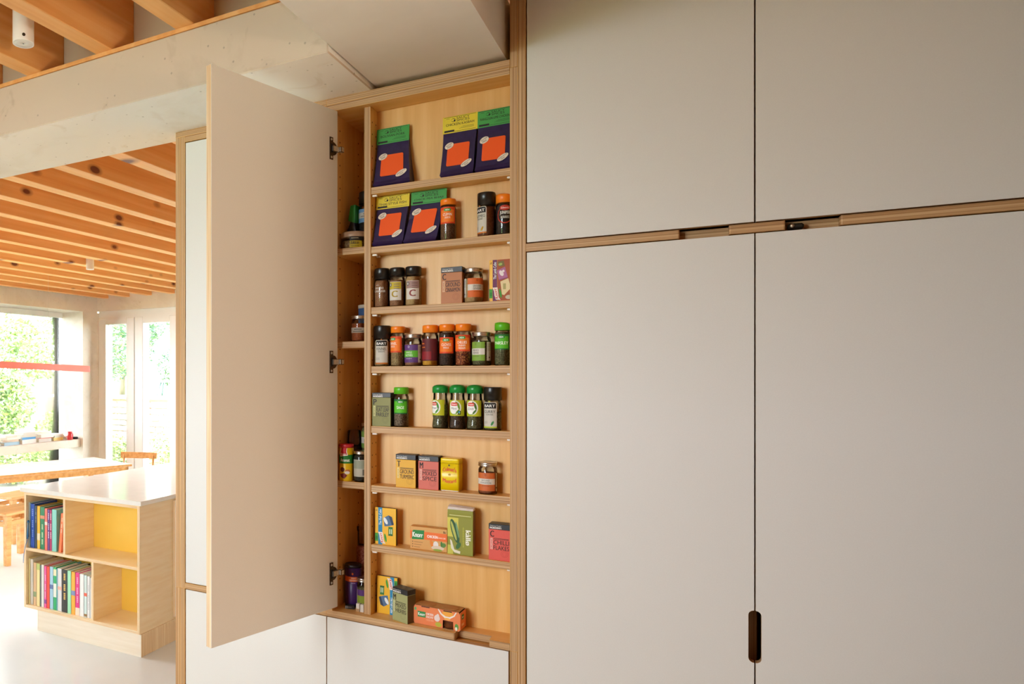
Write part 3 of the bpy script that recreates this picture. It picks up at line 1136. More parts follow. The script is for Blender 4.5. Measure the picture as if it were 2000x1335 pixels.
jar('spice_jar', 'silver-lidded nutmeg jar with purple label and green band', -0.2535, S[3], 0.0228, 0.0838, 0.0740, STEEL, 'metal', BROWNP, 0.058,
    lab_metal(['WHOLE', 'NUTMEG'], 0.0095, 0.0555, '#5b3474', 62, back=(64, 99), blank='#5cab2a', text_c='#e8f2dc', brand='#d8cfe0', mid0=0.30, mid1=0.68), -13)
jar('spice_jar', 'orange-lidded jar with dark maroon wraparound label and golden powder', -0.2080, S[3], 0.0209, 0.106, 0.0865, ORANGE, 'flat', GOLD, 0.066, lab_maroon, -10)
jar('spice_jar', 'orange-lidded whole cloves jar filled with near black cloves', -0.1645, S[3], 0.0200, 0.1068, 0.0890, ORANGE, 'flat', CLOVE, 0.086,
    lab_orange(['CLOVES', 'WHOLE'], 0.032, 0.073, 60), 9)
jar('spice_jar', 'orange-lidded jar of crushed red and yellow chilli flakes', -0.1226, S[3], 0.0200, 0.1060, 0.0880, ORANGE, 'flat', FLAKE, 0.074,
    lab_orange(['CHILLIES', 'CRUSHED', 'MEDIUM'], 0.0365, 0.078, 68), 3)
jar('spice_jar', 'silver-lidded mixed herbs jar with olive green and white label', -0.0775, S[3], 0.0230, 0.0838, 0.0740, STEEL, 'metal', HERB, 0.062,
    lab_metal(['MIXED', 'HERBS'], 0.0125, 0.0590, '#7fa53a', 58, back=(71, 112), brand='#5d6a2a', mid0=0.32, mid1=0.66), -25)
jar('spice_jar', 'parsley jar with bright green flip lid at the right end of the fourth shelf', -0.0262, S[3], 0.0198, 0.1085, 0.0865, LIMELID, 'flip', HERB, 0.076,
    lab_green('PARSLEY', 0.039, 0.077, 60), 0)
jar('spice_jar', 'sage jar with bright green lid beside the olive parsley box', -0.2865, S[4], 0.0200, 0.1045, 0.0868, LIMELID, 'flat', SAGE, 0.072,
    lab_green('SAGE', 0.0345, 0.073, 60), 13)
jar('spice_jar', 'dark green domed lid jar with label turned left, first of its three', -0.1820, S[4], 0.0201, 0.1125, 0.0910, GREENLID, 'dome', HERB, 0.060,
    lab_schwartz('Tarragon', '#3f8f2e'), -28, shape='waist', group='green lidded herb jars')
jar('spice_jar', 'dark green domed lid mint jar with small black and blue mark, middle of its three', -0.1376, S[4], 0.0201, 0.1130, 0.0912, GREENLID, 'dome', spice('mint', '#2b2018', '#4a3527', '#6b5340', 320), 0.052,
    lab_schwartz('Mint', '#6f9a2c', True), -3, shape='waist', group='green lidded herb jars')
jar('spice_jar', 'dark green domed lid dill jar next to the black lidded curry leaf jar', -0.0942, S[4], 0.0199, 0.1128, 0.0905, GREENLID, 'dome', HERB, 0.056,
    lab_schwartz('Dill', '#46702c'), -8, shape='waist', group='green lidded herb jars')
jar('spice_jar', 'black-lidded curry leaves jar with silver label and green leaf', -0.0505, S[4], 0.0214, 0.1070, 0.0740, BLACKLID, 'tall', HERB, 0.045,
    lab_bart(['CURRY', 'LEAVES'], 0.0065, 0.0700, 49, '#b9c832', '#3c8a4a'), -9)
jar('spice_jar', 'silver-lidded ground cinnamon jar with orange label standing alone', -0.0624, S[5], 0.0228, 0.0785, 0.0690, STEEL, 'metal', CINNP, 0.052,
    lab_metal(['GROUND', 'CINNAMON'], 0.0085, 0.0530, '#c9662c', 62, back=(70, 84)), -2)
# black top of the juniper lid
# ---------------------------------------------------------------- spice packets
PURPLE = noise_mat('purple_foil_pouch', [(0.35, '#21143f'), (0.65, '#291a4c')], (60, 60, 25), 1.0, 3, 0.42, bump=0.25, bump_dist=0.003)


def packet(label, xb0, xb1, xt0, xt1, z, H, hh, card, title, yb=0.024, yt=0.060, seed=0):
    rnd = random.Random(seed)
    xc = (xb0 + xb1) / 2
    root = empty('spice_packet', (xc, yb, z), label, 'packet', 'purple meal kit packets')
    b0, b1, t0, t1 = xb0 - xc, xb1 - xc, xt0 - xc, xt1 - xc
    yd = 0.068 - yb
    body_h = H - hh * 0.55
    secs = []
    N = 9
    for i in range(N + 1):
        k = i / N
        zz = body_h * k
        lo, hi = b0 + (t0 - b0) * k, b1 + (t1 - b1) * k
        pinch = 0.0015 * math.sin(PI * k)
        yf = (yt - yb) * k ** 0.85 + (0.0 if 0 < i < N else 0.0)
        yk = yd - (yd - (yt - yb) - 0.0035) * k
        if i == 0:
            secs.append([(lo + 0.004, yf + 0.006, 0), (hi - 0.004, yf + 0.006, 0), (hi - 0.004, yd - 0.004, 0), (lo + 0.004, yd - 0.004, 0)])
            zz = 0.006
        w = rnd.uniform(-0.0008, 0.0008)
        ymid = (yf + yk) / 2
        secs.append([(lo + pinch, yf + w, zz), (hi - pinch, yf - w * 0.5, zz), (hi - pinch, yk, zz), (lo + pinch, yk, zz)])
    m = MB()
    m.loft(secs, PURPLE)
    m.build('pouch', root)

    def surf(u, v, o):
        k = max(0.0, min(1.0, v / body_h))
        lo, hi = b0 + (t0 - b0) * k, b1 + (t1 - b1) * k
        x = (lo + hi) / 2 + u * (hi - lo) / 0.088
        return (x, (yt - yb) * k ** 0.85 - o - 0.0012, v)
    d = Dec()
    d.rrect(-0.0290, 0.0285, 0.0290, 0.0890, 0.004, '#f2590f', 0)
    # two pale ovals of small print (the picture between them is left out)
    d.ell(-0.0250, 0.0850, 0.0125, 0.0088, '#2c2140', 1, 0.45)
    d.ell(-0.0250, 0.0850, 0.0120, 0.0083, '#e9dccb', 2, 0.45)
    d.text('GLUTEN', -0.0340, -0.0175, 0.0857, 0.0897, '#3a3238', 3, 0.005, 0.45)
    d.text('FREE', -0.0295, -0.0185, 0.0800, 0.0840, '#3a3238', 3, 0.005, 0.45)
    d.ell(0.0235, 0.0320, 0.0158, 0.0074, '#2c2140', 1, 0.55)
    d.ell(0.0235, 0.0320, 0.0153, 0.0069, '#e9dccb', 2, 0.55)
    d.text('PRESERVATIVE', 0.0110, 0.0353, 0.0325, 0.0353, '#3a3238', 3, 0.0, 0.55)
    d.text('FREE', 0.0195, 0.0293, 0.0275, 0.0305, '#3a3238', 3, 0.0, 0.55)
    d.build('print', root, surf, None)
    # folded header card over the top of the pouch
    z0, z1 = H - hh, H
    w0, w1 = min(t0, t1) - 0.0015, max(t0, t1) + 0.0015
    yh = (yt - yb) - 0.0022
    m = MB()
    m.loft([[(w0, yh - 0.0025, z0), (w1, yh - 0.0025, z0), (w1, yh - 0.0018, z0), (w0, yh - 0.0018, z0)],
            [(w0, yh + 0.0000, z1 - 0.001), (w1, yh + 0.0000, z1 - 0.001), (w1, yh + 0.0030, z1 - 0.001), (w0, yh + 0.0030, z1 - 0.001)],
            [(w0, yh + 0.0010, z1), (w1, yh + 0.0010, z1), (w1, yh + 0.0022, z1), (w0, yh + 0.0022, z1)]], col(card, 0.5))
    hc = m.build('header_card', root)
    W = w1 - w0
    cx = (w0 + w1) / 2

    def hs(u, v, o):
        k = (v) / hh
        return (cx + u * W, yh - 0.0025 + 0.0025 * k - o, z0 + v)
    d = Dec()
    ink = '#1c1a12'
    d.frame(-0.455, 0.455, 0.0028, hh - 0.0022, 0.0008, ink, 0)
    # the frame uses u as a fraction of the width: redo the uprights with a true line width
    d.text('SAUCY', -0.10, 0.27, hh - 0.0100, hh - 0.0042, ink, 1, 0.03)
    d.text('SPICES', -0.10, 0.27, hh - 0.0162, hh - 0.0108, ink, 1, 0.03)
    d.ring(-0.19, hh - 0.0110, 0.065, 0.0045, 0.0012, ink, 1)
    d.ell(-0.155, hh - 0.0125, 0.025, 0.0028, ink, 1)
    w = min(0.41, 0.029 * len(title))
    d.text(title, -w, w, hh - 0.0255, hh - 0.0192, ink, 1, 0.03)
    d.rect(-0.45, -0.16, 0.0030, 0.0078, '#14120e', 1)
    for k in range(3 if hh > 0.04 else 0):
        d.rect(-0.02 + 0.05 * k, 0.40, 0.0085 + 0.0022 * k, 0.0090 + 0.0022 * k, ink, 1)
    d.rect(-0.40, -0.30, hh - 0.0065, hh - 0.0058, ink, 1)
    d.build('print', hc, hs, None)
    return root


packet('purple packet with green Bolivian pork card on the top shelf', -0.3580, -0.2560, -0.3575, -0.2700, S[0], 0.165, 0.043, '#3a9a3f', 'BOLIVIAN PORK', seed=1)
packet('purple packet with yellow chicken kasbah card on the top shelf', -0.1775, -0.0930, -0.1770, -0.0915, S[0], 0.164, 0.044, '#e3cd25', 'CHICKEN KASBAH', seed=2)
packet('purple packet with green lime chicken card on the top shelf by the plywood post', -0.0895, -0.0030, -0.0890, -0.0060, S[0], 0.163, 0.043, '#3a9a3f', 'RANGOON LIME CHICKEN', seed=3)
packet('purple packet with yellow Thai style fish card on the second shelf', -0.3600, -0.2760, -0.3580, -0.2680, S[1], 0.1395, 0.025 + 0.010, '#e3cd25', 'THAI STYLE FISH', seed=4, yt=0.056)
packet('purple packet with green chick pea bhaji card leaning on the second shelf', -0.2745, -0.1870, -0.2600, -0.1690, S[1], 0.1395, 0.025 + 0.010, '#3a9a3f', 'CHICK PEA BHAJI', seed=5, yt=0.056)


# ---------------------------------------------------------------- cartons and tins
def carton(name, label, x0, x1, y0, y1, z, H, facem, dec=None, group=None, cap=None, capm=None, rz=0.0, rx=0.0, side=None, cat='box', topm=None, open_top=False):
    xc = (x0 + x1) / 2
    root = empty(name, (xc, y0, z), label, cat, group, rz=rz, rx=rx)
    w, dp = (x1 - x0) / 2, y1 - y0
    m = MB()
    m.box(-w, w, 0, dp, 0, H - (cap or 0), facem, 'y', side or facem, bevel=0.0007)
    m.build('carton', root)
    if cap:
        m = MB()
        m.box(-w, w, 0, dp, H - cap, H, capm, bevel=0.0007)
        m.build('lid_flap', root)
    if dec:
        d = Dec()
        dec(d, w, H)
        d.build('print', root, flat(0.0))
    return root


DARK = col('#25262a', 0.45)


def ingr(letter, lines, pale, faint):
    def f(d, w, H):
        ink = '#2a1d14'
        d.text("Waitrose Cooks'", -w * 0.88, w * 0.14, H - 0.0062, H - 0.0032, '#e9e5dc', 0)
        d.text('INGREDIENTS', -w * 0.88, w * 0.14, H - 0.0118, H - 0.0076, '#f4f1ea', 0, 0.03)
        d.text(letter, -w * 0.85, -w * 0.52, H - 0.0320, H - 0.0170, ink, 0, 0.02)
        d.rect(-w * 0.86, -w * 0.63, H - 0.0625, H - 0.0350, pale, 0)
        d.text('ORGANIC', -w * 0.745 - 0.0125, -w * 0.745 + 0.0125, H - 0.0507, H - 0.0468, faint, 1, 0.01, PI / 2)
        d.rect(-w * 0.55, w * 0.80, H - 0.0355, H - 0.0345, ink, 0)
        for k in range(16):
            d.rect(-w * 0.55 + k * w * 0.085, -w * 0.55 + (k + 0.7) * w * 0.085, H - 0.0380, H - 0.0365, ink, 0)
        y = H - 0.0395
        for s in lines:
            d.text(s, -w * 0.56, w * 0.82, y - 0.0105, y, ink, 0, 0.006)
            y -= 0.0132
        d.ring(w * 0.42, 0.017, 0.0085, 0.0085, 0.0006, faint, 0)
        d.ring(w * 0.42, 0.017, 0.0048, 0.0058, 0.0005, faint, 0)
    return f


G = 'ingredient cartons with black tops'
carton('spice_carton', 'brown ground cinnamon carton with black top on the third shelf', -0.1740, -0.1206, 0.026, 0.058, S[2], 0.0925, col('#b26a2a', 0.5),
       ingr('C', ['GROUND', 'CINNAMON'], '#e0b48a', '#9a5620'), G, 0.0135, DARK)
carton('spice_carton', 'olive flat leaf parsley carton with black top on the fifth shelf', -0.3606, -0.3085, 0.026, 0.060, S[4], 0.0895, col('#7d7a2c', 0.5),
       ingr('P', ['FLAT LEAF', 'PARSLEY'], '#cfcb8a', '#68651f'), G, 0.0125, DARK, side=col('#3a3a20', 0.5))
carton('spice_carton', 'yellow ground turmeric carton with black top on the sixth shelf', -0.2945, -0.2405, 0.026, 0.058, S[5], 0.0865, col('#e0a812', 0.5),
       ingr('T', ['GROUND', 'TURMERIC'], '#f2d68a', '#b88a10'), G, 0.0135, DARK, side=col('#7a5a10', 0.5))
carton('spice_carton', 'coral mixed spice carton with black top on the sixth shelf', -0.2335, -0.1805, 0.026, 0.060, S[5], 0.0860, col('#d06450', 0.5),
       ingr('M', ['MIXED', 'SPICE'], '#eeb4a4', '#b04c3c'), G, 0.0135, DARK, side=col('#5a2a22', 0.5))
carton('spice_carton', 'red chilli flakes carton with black top beside the plywood post', -0.0556, -0.0025, 0.026, 0.058, S[6], 0.0885, col('#dc5446', 0.5),
       ingr('C', ['CHILLI', 'FLAKES'], '#f0b2a6', '#c04438'), G, 0.0135, DARK)
carton('spice_carton', 'pale sage mixed herbs carton with black top on the bottom board', -0.3030, -0.2515, 0.0095, 0.0415, ZR1, 0.0865, col('#a0a06c', 0.5),
       ingr('M', ['MIXED', 'HERBS'], '#c8c89a', '#8a8a58'), G, 0.0135, DARK, rz=-22 * DEG, side=col('#5a4a28', 0.5))


def cube_dec(stripe, title, food, flip=False):
    def f(d, w, H):
        s = -1 if flip else 1
        W = w

        def R(u0, u1, v0, v1, m, l=0):
            if flip:
                u0, u1, v0, v1 = -u1, -u0, H - v1, H - v0
            d.rect(u0, u1, v0, v1, m, l)

        def P(pts, m, l):
            d.poly([((-x, H - y) if flip else (x, y)) for x, y in pts], m, l)

        def T(t, u0, u1, v0, v1, m, l, b, rot):
            if flip:
                u0, u1, v0, v1 = -u1, -u0, H - v1, H - v0
                rot += PI
            d.text(t, u0, u1, v0, v1, m, l, b, rot)

        def E(cx, cy, rx, ry, m, l, rot=0.0):
            if flip:
                cx, cy = -cx, H - cy
            d.ell(cx, cy, rx, ry, m, l, rot)
        R(-W * 0.70, -W * 0.30, 0, H, stripe, 0)
        T(title, -W * 0.50 - 0.021, -W * 0.50 + 0.021, H * 0.74 - 0.0035, H * 0.74 + 0.0035, '#e6f1f4', 1, 0.01, PI / 2)
        T('8x', -W * 0.85 - 0.003, -W * 0.85 + 0.003, H * 0.93 - 0.002, H * 0.93 + 0.002, '#7a5a08', 1, 0.02, PI / 2)
        R(-W, -W * 0.72, H * 0.08, H * 0.30, '#3f9a2e', 1)
        R(-W * 0.95, -W * 0.74, H * 0.13, H * 0.22, '#1c7a2c', 2)
        E(0.0, H * 0.19, W * 0.10, H * 0.115, '#3f9a2e', 1, 0.2)
        P([(-W * 0.70, H * 0.335), (-W * 0.26, H * 0.335), (-W * 0.20, H * 0.22), (-W * 0.15, H * 0.10), (W * 0.02, H * 0.03), (-W * 0.42, H * 0.045), (-W * 0.53, H * 0.14), (-W * 0.57, H * 0.24)], '#f2e6d8', 3)
        T('Knorr', -W * 0.40 - 0.0125, -W * 0.40 + 0.0125, H * 0.19 - 0.0038, H * 0.19 + 0.0038, '#cc2f38', 4, 0.02, PI / 2 + 0.18)
        food(R, P, E, W, H)
    return f


def food_fish(R, P, E, W, H):
    P([(-W * 0.22, H * 0.72), (W * 0.30, H * 0.81), (W * 0.62, H * 0.77), (W * 0.80, H * 0.57), (W * 0.35, H * 0.52), (-W * 0.08, H * 0.50)], '#4f6f92', 1)
    P([(W * 0.30, H * 0.81), (W * 0.62, H * 0.77), (W * 0.80, H * 0.57), (W * 0.62, H * 0.545)], '#2c3c56', 2)
    E(W * 0.02, H * 0.65, W * 0.15, H * 0.10, '#e8ecec', 2, 0.5)
    R(W * 0.28, W * 0.70, H * 0.28, H * 0.50, '#3c7a34', 1)
    R(W * 0.38, W * 0.46, H * 0.31, H * 0.44, '#d8e8c8', 2)
    R(W * 0.54, W * 0.62, H * 0.31, H * 0.44, '#d8e8c8', 2)
    R(W * 0.26, W * 0.70, H * 0.26, H * 0.29, '#1c5a2c', 2)


def food_lamb(R, P, E, W, H):
    R(-W * 0.28, W, 0, H, '#a8542a', 0)
    P([(-W * 0.25, H * 0.95), (W * 0.3, H * 0.97), (W * 0.4, H * 0.84), (-W * 0.1, H * 0.83)], '#7a6a38', 1)
    E(0.0, H * 0.885, W * 0.18, H * 0.03, '#9ab45a', 2, 0.3)
    P([(-W * 0.30, H * 0.74), (W * 0.42, H * 0.82), (W * 0.66, H * 0.57), (-W * 0.14, H * 0.52)], '#b06a94', 2)
    P([(-W * 0.14, H * 0.52), (W * 0.66, H * 0.57), (W * 0.66, H * 0.55), (-W * 0.12, H * 0.50)], '#8a4a72', 3)
    E(W * 0.10, H * 0.67, W * 0.17, H * 0.075, '#ece0e0', 3, 0.5)
    E(W * 0.28, H * 0.72, W * 0.10, H * 0.03, '#ece0e0', 3, 0.5)
    P([(0.0, H * 0.47), (W * 0.72, H * 0.54), (W * 0.95, H * 0.30), (W * 0.35, H * 0.14), (W * 0.15, H * 0.16)], '#e6d2a0', 3)
    R(W * 0.25, W * 0.5, H * 0.28, H * 0.42, '#b0a468', 4)
    E(W * 0.75, H * 0.09, W * 0.3, H * 0.05, '#c8bca0', 3)


carton('stock_cube_box', 'yellow fish stock cube box with blue stripe standing upright on the seventh shelf', -0.3560, -0.2975, 0.036, 0.0475, S[6], 0.0985, col('#efb60c', 0.45),
       cube_dec('#1d86b4', 'The Fish Cube', food_fish), 'stock cube boxes', side=col('#3a3a34', 0.5))
carton('stock_cube_box', 'yellow fish stock cube box turned upside down on the bottom board', -0.3570, -0.3000, 0.050, 0.0625, ZR1, 0.1000, col('#efb60c', 0.45),
       cube_dec('#1d86b4', 'The Fish Cube', food_fish, True), 'stock cube boxes', side=col('#4a5058', 0.5), rx=-0.03)
carton('stock_cube_box', 'lamb stock cube box with yellow and purple stripes on the third shelf', -0.0550, -0.0025, 0.031, 0.043, S[2], 0.1020, col('#efb60c', 0.45),
       cube_dec('#6d2f5a', 'The Lamb Cube', food_lamb), 'stock cube boxes', side=col('#6a3a1a', 0.5))


def chick_dec(d, w, H):
    d.rect(-w, w, H * 0.46, H * 0.80, '#f0742e', 0)
    d.poly([(-w * 0.9, H * 0.42), (-w * 0.25, H * 0.46), (-w * 0.22, H * 0.86), (-w * 0.82, H * 0.84), (-w * 0.90, H * 0.74)], '#27863f', 1)
    d.text('Knorr', -w * 0.86, -w * 0.30, H * 0.53, H * 0.75, '#f2f6ee', 2, 0.03)
    d.text('CHICKEN', -w * 0.06, w * 0.50, H * 0.56, H * 0.68, '#fff4ea', 2, 0.03)
    d.text('STOCK CUBE', w * 0.53, w * 0.92, H * 0.57, H * 0.63, '#ffe2cc', 2, 0.02)
    d.text('8x', w * 0.80, w * 0.93, H * 0.82, H * 0.92, '#5c3c1c', 1, 0.02)
    for k in range(3):
        d.ell(-w * 0.86, H * (0.32 - 0.11 * k), 0.0013, 0.0013, '#6e4a28', 1)
        d.rect(-w * 0.78, -w * (0.30 + 0.08 * k), H * (0.305 - 0.11 * k), H * (0.33 - 0.11 * k), '#a8743f', 1)
    d.ell(w * 0.40, H * 0.28, w * 0.14, H * 0.16, '#e9e2dc', 2)
    d.ell(w * 0.50, H * 0.15, w * 0.34, H * 0.10, '#dccbb4', 2)
    d.ell(w * 0.22, H * 0.26, w * 0.10, H * 0.22, '#e8862c', 1, 0.4)
    d.ell(w * 0.80, H * 0.30, w * 0.14, H * 0.10, '#5a8a3a', 2, 0.3)
    d.ell(w * 0.70, H * 0.34, w * 0.05, H * 0.12, '#4a7a34', 2)
    d.ell(w * 0.50, H * 0.06, w * 0.25, H * 0.05, '#93a83a', 3)


carton('stock_cube_box', 'long low kraft chicken stock cube box with orange band', -0.2587, -0.1612, 0.036, 0.060, S[6], 0.0585, col('#d9a25a', 0.55), chick_dec, 'stock cube boxes')


def kallo_dec(d, w, H):
    H = H - 0.008
    d.rect(-w, w, H * 0.885, H, '#8a8a22', 1)
    d.rect(-w * 0.85, w * 0.85, H * 0.935, H * 0.95, '#d8d896', 2)
    d.rect(-w, -w * 0.13, H * 0.42, H * 0.885, '#d2c952', 1)
    d.rect(-w, -w * 0.55, 0, H * 0.22, '#c6c24e', 1)
    d.ell(-w * 0.42, H * 0.56, w * 0.26, H * 0.30, '#2f5a34', 2, 0.28)
    d.ell(-w * 0.50, H * 0.57, w * 0.10, H * 0.24, '#b9bd5a', 3, 0.28)
    d.ell(-w * 0.22, H * 0.60, w * 0.07, H * 0.20, '#6f9a6e', 3, 0.20)
    d.ell(-w * 0.14, H * 0.22, w * 0.16, H * 0.09, '#3c6a34', 2, -0.5)
    d.poly([(-w * 0.80, H * 0.36), (-w * 0.66, H * 0.33), (-w * 0.45, H * 0.12), (w * 0.02, H * 0.09), (0, H * 0.0 + 0.003), (-w * 0.45, H * 0.05), (-w * 0.70, H * 0.14)], '#e4dfc6', 4)
    d.text('k\u00e0ll\u00f8', w * 0.62 - 0.0185, w * 0.62 + 0.0185, H * 0.43 - 0.0065, H * 0.43 + 0.0065, '#f3f1dc', 3, 0.03, -PI / 2)
    for k in range(12):
        d.rect(w * 0.20, w * 0.30, H * (0.20 + 0.04 * k), H * (0.225 + 0.04 * k), '#b9b63a', 2)


m = carton('stock_cube_box', 'tall olive green vegetable stock cube box with torn white top', -0.1585, -0.0945, 0.030, 0.052, S[6], 0.113, col('#8d8e24', 0.5), kallo_dec, 'stock cube boxes', side=col('#7a5a30', 0.5))
q = MB()
q.loft([[(-0.032, 0.0, 0.113), (0.032, 0.0, 0.113), (0.032, 0.022, 0.113), (-0.032, 0.022, 0.113)],
        [(-0.0325, 0.006, 0.119), (0.031, 0.006, 0.117), (0.031, 0.023, 0.119), (-0.0325, 0.023, 0.1225)]], noise_mat('torn_card', [(0.3, '#e4e0d8'), (0.7, '#f2efe8')], (90, 90, 90), 1, 3, 0.8))
q.build('torn_flap', m)

# mustard tin
root = empty('mustard_tin', (-0.1530, 0.047, S[5]), 'bright yellow mustard tin with red lettering on the sixth shelf', 'tin')


def rr_ring(w, dpt, r, z, n=6):
    pts = []
    for cx, cy, a0 in ((w - r, dpt - r, 0), (-w + r, dpt - r, PI / 2), (-w + r, -dpt + r, PI), (w - r, -dpt + r, 1.5 * PI)):
        for i in range(n):
            a = a0 + i * PI / 2 / (n - 1)
            pts.append((cx + r * math.cos(a), cy + r * math.sin(a), z))
    return pts


YEL = col('#efcf0a', 0.3)
w_, d_ = 0.0240, 0.0185
m = MB()
m.loft([rr_ring(w_, d_, 0.005, z) for z in (0.002, 0.070)], YEL, smooth=True)
m.loft([rr_ring(w_ - 0.001, d_ - 0.001, 0.005, z) for z in (0.0, 0.002)], col('#e8e2d0', 0.4))
m.build('can', root)
m = MB()
m.loft([rr_ring(w_ * k, d_ * k, 0.005, z) for z, k in ((0.0705, 1.0), (0.0805, 1.0), (0.0830, 0.96))], YEL, smooth=True)
m.build('lid', root)
d = Dec()
d.text("Colman's", -0.0170, 0.0170, 0.0480, 0.0585, '#d8501c', 0, 0.03, 0.0, 0.003)
d.text('Mustard', -0.0170, 0.0165, 0.0235, 0.0330, '#d8501c', 0, 0.03, 0.0, -0.003)
d.ell(-0.001, 0.0655, 0.0024, 0.0024, '#5a4a10', 0)
d.ell(0.0, 0.0420, 0.0035, 0.0025, '#b9962a', 0)
d.rect(-0.015, -0.005, 0.0425, 0.0430, '#b9962a', 0)
d.rect(0.005, 0.015, 0.0425, 0.0430, '#b9962a', 0)
d.rect(-0.016, 0.016, 0.0608, 0.0612, '#b9962a', 0)
d.build('print', root, flat(-d_))

# twin stock pot sleeve
root = empty('stock_pot_pack', (-0.1835, 0.019, ZR1), 'orange cardboard sleeve holding stock pots on the bottom board', 'package', rz=-3 * DEG)
KR = col('#e9824a', 0.5)
KRAFT = col('#b98a55', 0.7)
m = MB()
w_, dp, H = 0.0615, 0.044, 0.049
pts = [(-w_, 0.006), (-w_ + 0.003, 0.0), (0.016, 0.0), (0.0165, 0.022), (0.0430, 0.022), (0.0440, 0.0), (w_ - 0.004, 0.0), (w_, 0.006), (w_, H - 0.012), (w_ - 0.004, H), (-w_ + 0.004, H), (-w_, H - 0.010)]
m.prism(pts, 'y', 0.0, 0.0012, KR)
m.box(-w_, w_, dp - 0.0012, dp, 0.0, H, KRAFT)
m.box(-w_ + 0.003, w_ - 0.004, 0.0, dp, H - 0.0012, H, KRAFT)
m.box(-w_, -w_ + 0.0012, 0.0005, dp, 0.004, H - 0.002, KR)
m.box(w_ - 0.0012, w_, 0.0005, dp, 0.004, H - 0.002, KR)
m.box(-w_ + 0.003, w_ - 0.004, 0.0, dp, 0.0, 0.001, KRAFT)
m.build('sleeve', root)
for cx in (-0.030, 0.0300):
    m = MB()
    POT = noise_mat('stock_pot_brown', [(0.3, '#4a2412'), (0.7, '#6a381c')], (60, 60, 60), 1, 2, 0.25)
    m.lathe([(0, 0.0012), (0.0185, 0.0012), (0.0205, 0.006), (0.0212, 0.036), (0.0212, 0.037), (0, 0.037)], POT, 24, Matrix.Translation((cx, dp / 2, 0)))
    m.build('pot', root)
    m = MB()
    m.lathe([(0, H + 0.0002), (0.0205, H + 0.0002), (0.0205, H + 0.0010), (0.0195, H + 0.0014), (0, H + 0.0010)], col('#b27c48', 0.6), 24, Matrix.Translation((cx, dp / 2, 0)))
    m.build('pot_lid', root)
d = Dec()
d.rect(-0.0500, -0.0290, 0.0190, 0.0335, '#2c8a43', 0)
d.text('Knorr', -0.0485, -0.0305, 0.0225, 0.0305, '#eef5ea', 1, 0.03)
d.text('CHICKEN', -0.0275, -0.0085, 0.0270, 0.0325, '#fdeee2', 0, 0.03)
d.text('STOCK POT', -0.0275, -0.0085, 0.0195, 0.0250, '#fdeee2', 0, 0.03)
d.text('4 STOCK POTS', -0.0275, -0.0075, 0.0120, 0.0165, '#f7c8a4', 0)
d.ell(0.0015, 0.0235, 0.0075, 0.0085, '#ead9d2', 0)
d.ell(0.0035, 0.0305, 0.0035, 0.0045, '#ead9d2', 0)
d.ell(0.0050, 0.0080, 0.0085, 0.0060, '#b9b83a', 0)
d.poly([(0.003, 0.048), (0.010, 0.036), (0.022, 0.0275), (0.034, 0.0275), (0.047, 0.036), (0.052, 0.046), (0.0505, 0.048), (0.044, 0.038), (0.034, 0.0325), (0.024, 0.0325), (0.014, 0.038), (0.006, 0.048)], '#f1e6da', 0)
d.ell(0.029, 0.0400, 0.0140, 0.0070, '#f0a83a', 1)
d.ell(0.028, 0.0265, 0.0080, 0.0030, '#f4b85a', 1)
d.rect(0.0180, 0.0400, 0.0445, 0.0470, '#1c120c', 2)
d.rect(-0.0400, -0.0180, 0.0455, 0.0475, '#1c120c', 2)
d.ell(0.0520, 0.0110, 0.0050, 0.0075, '#5f9a44', 0)
d.ell(0.0510, 0.0060, 0.0028, 0.0048, '#e9ead8', 1)
d.ell(-0.0560, 0.0385, 0.0030, 0.0040, '#5fae6a', 0)
d.build('print', root, flat(0.0))
for sx in (1,):
    d = Dec()
    d.rect(0.010, 0.026, 0.028, 0.040, '#2c8a43', 0)
    d.text('Knorr', 0.012, 0.024, 0.031, 0.037, '#eef5ea', 1, 0.03)
    d.rect(0.009, 0.027, 0.012, 0.018, '#f7c8a4', 0)
    d.build('print', root, lambda u, v, o: (w_ + o, u, v))

# ---------------------------------------------------------------- deep narrow compartment on the left
D = DEEP
CLEAR = thin_glass('clear_tub', (0.86, 0.84, 0.82, 1))


def lab_plain(bg, bands):
    def f(d, r):
        for a0, a1, v0, v1, c_, l in bands:
            d.rect(a0 * DEG * r, a1 * DEG * r, v0, v1, c_, l)
    return f


# tub of dukkah with yellow label
root = empty('dukkah_tub', (-0.4265, 0.062, D[0]), 'squat clear tub with yellow and black dukkah label on the upper deep shelf', 'tub')
MB().lathe([(0, 0), (0.034, 0), (0.0345, 0.002), (0.0360, 0.031), (0.0360, 0.0315)], CLEAR, 32).build('tub', root)
MB().lathe([(0, 0.001), (0.0330, 0.001), (0.0340, 0.022), (0, 0.023)], spice('dukkah', '#6a4a30', '#94704a', '#b59468', 200), 28).build('contents', root)
MB().lathe([(0, 0.0325), (0.0370, 0.0320), (0.0375, 0.034), (0.0375, 0.045), (0.0355, 0.0465), (0.033, 0.045), (0, 0.045)], noise_mat('frosted_lid', [(0.3, '#9a7a60'), (0.7, '#b5977c')], (30, 30, 30), 1, 2, 0.35), 32).build('lid', root)
d = Dec()
d.rect(-0.014, 0.020, 0.002, 0.0315, '#b9a21e', 0)
d.rect(-0.014, 0.020, 0.0205, 0.0315, '#15120c', 1)
d.rect(-0.010, 0.010, 0.0265, 0.0285, '#a89a80', 2)
d.text('DUKKAH', -0.0115, 0.0115, 0.0105, 0.0185, '#2a2208', 2, 0.02)
d.rect(-0.0115, 0.0115, 0.0050, 0.0070, '#7a6a14', 2)
d.build('label', root, wrap(0.0362, 24 * DEG), [0.007 * i for i in range(-5, 6)])

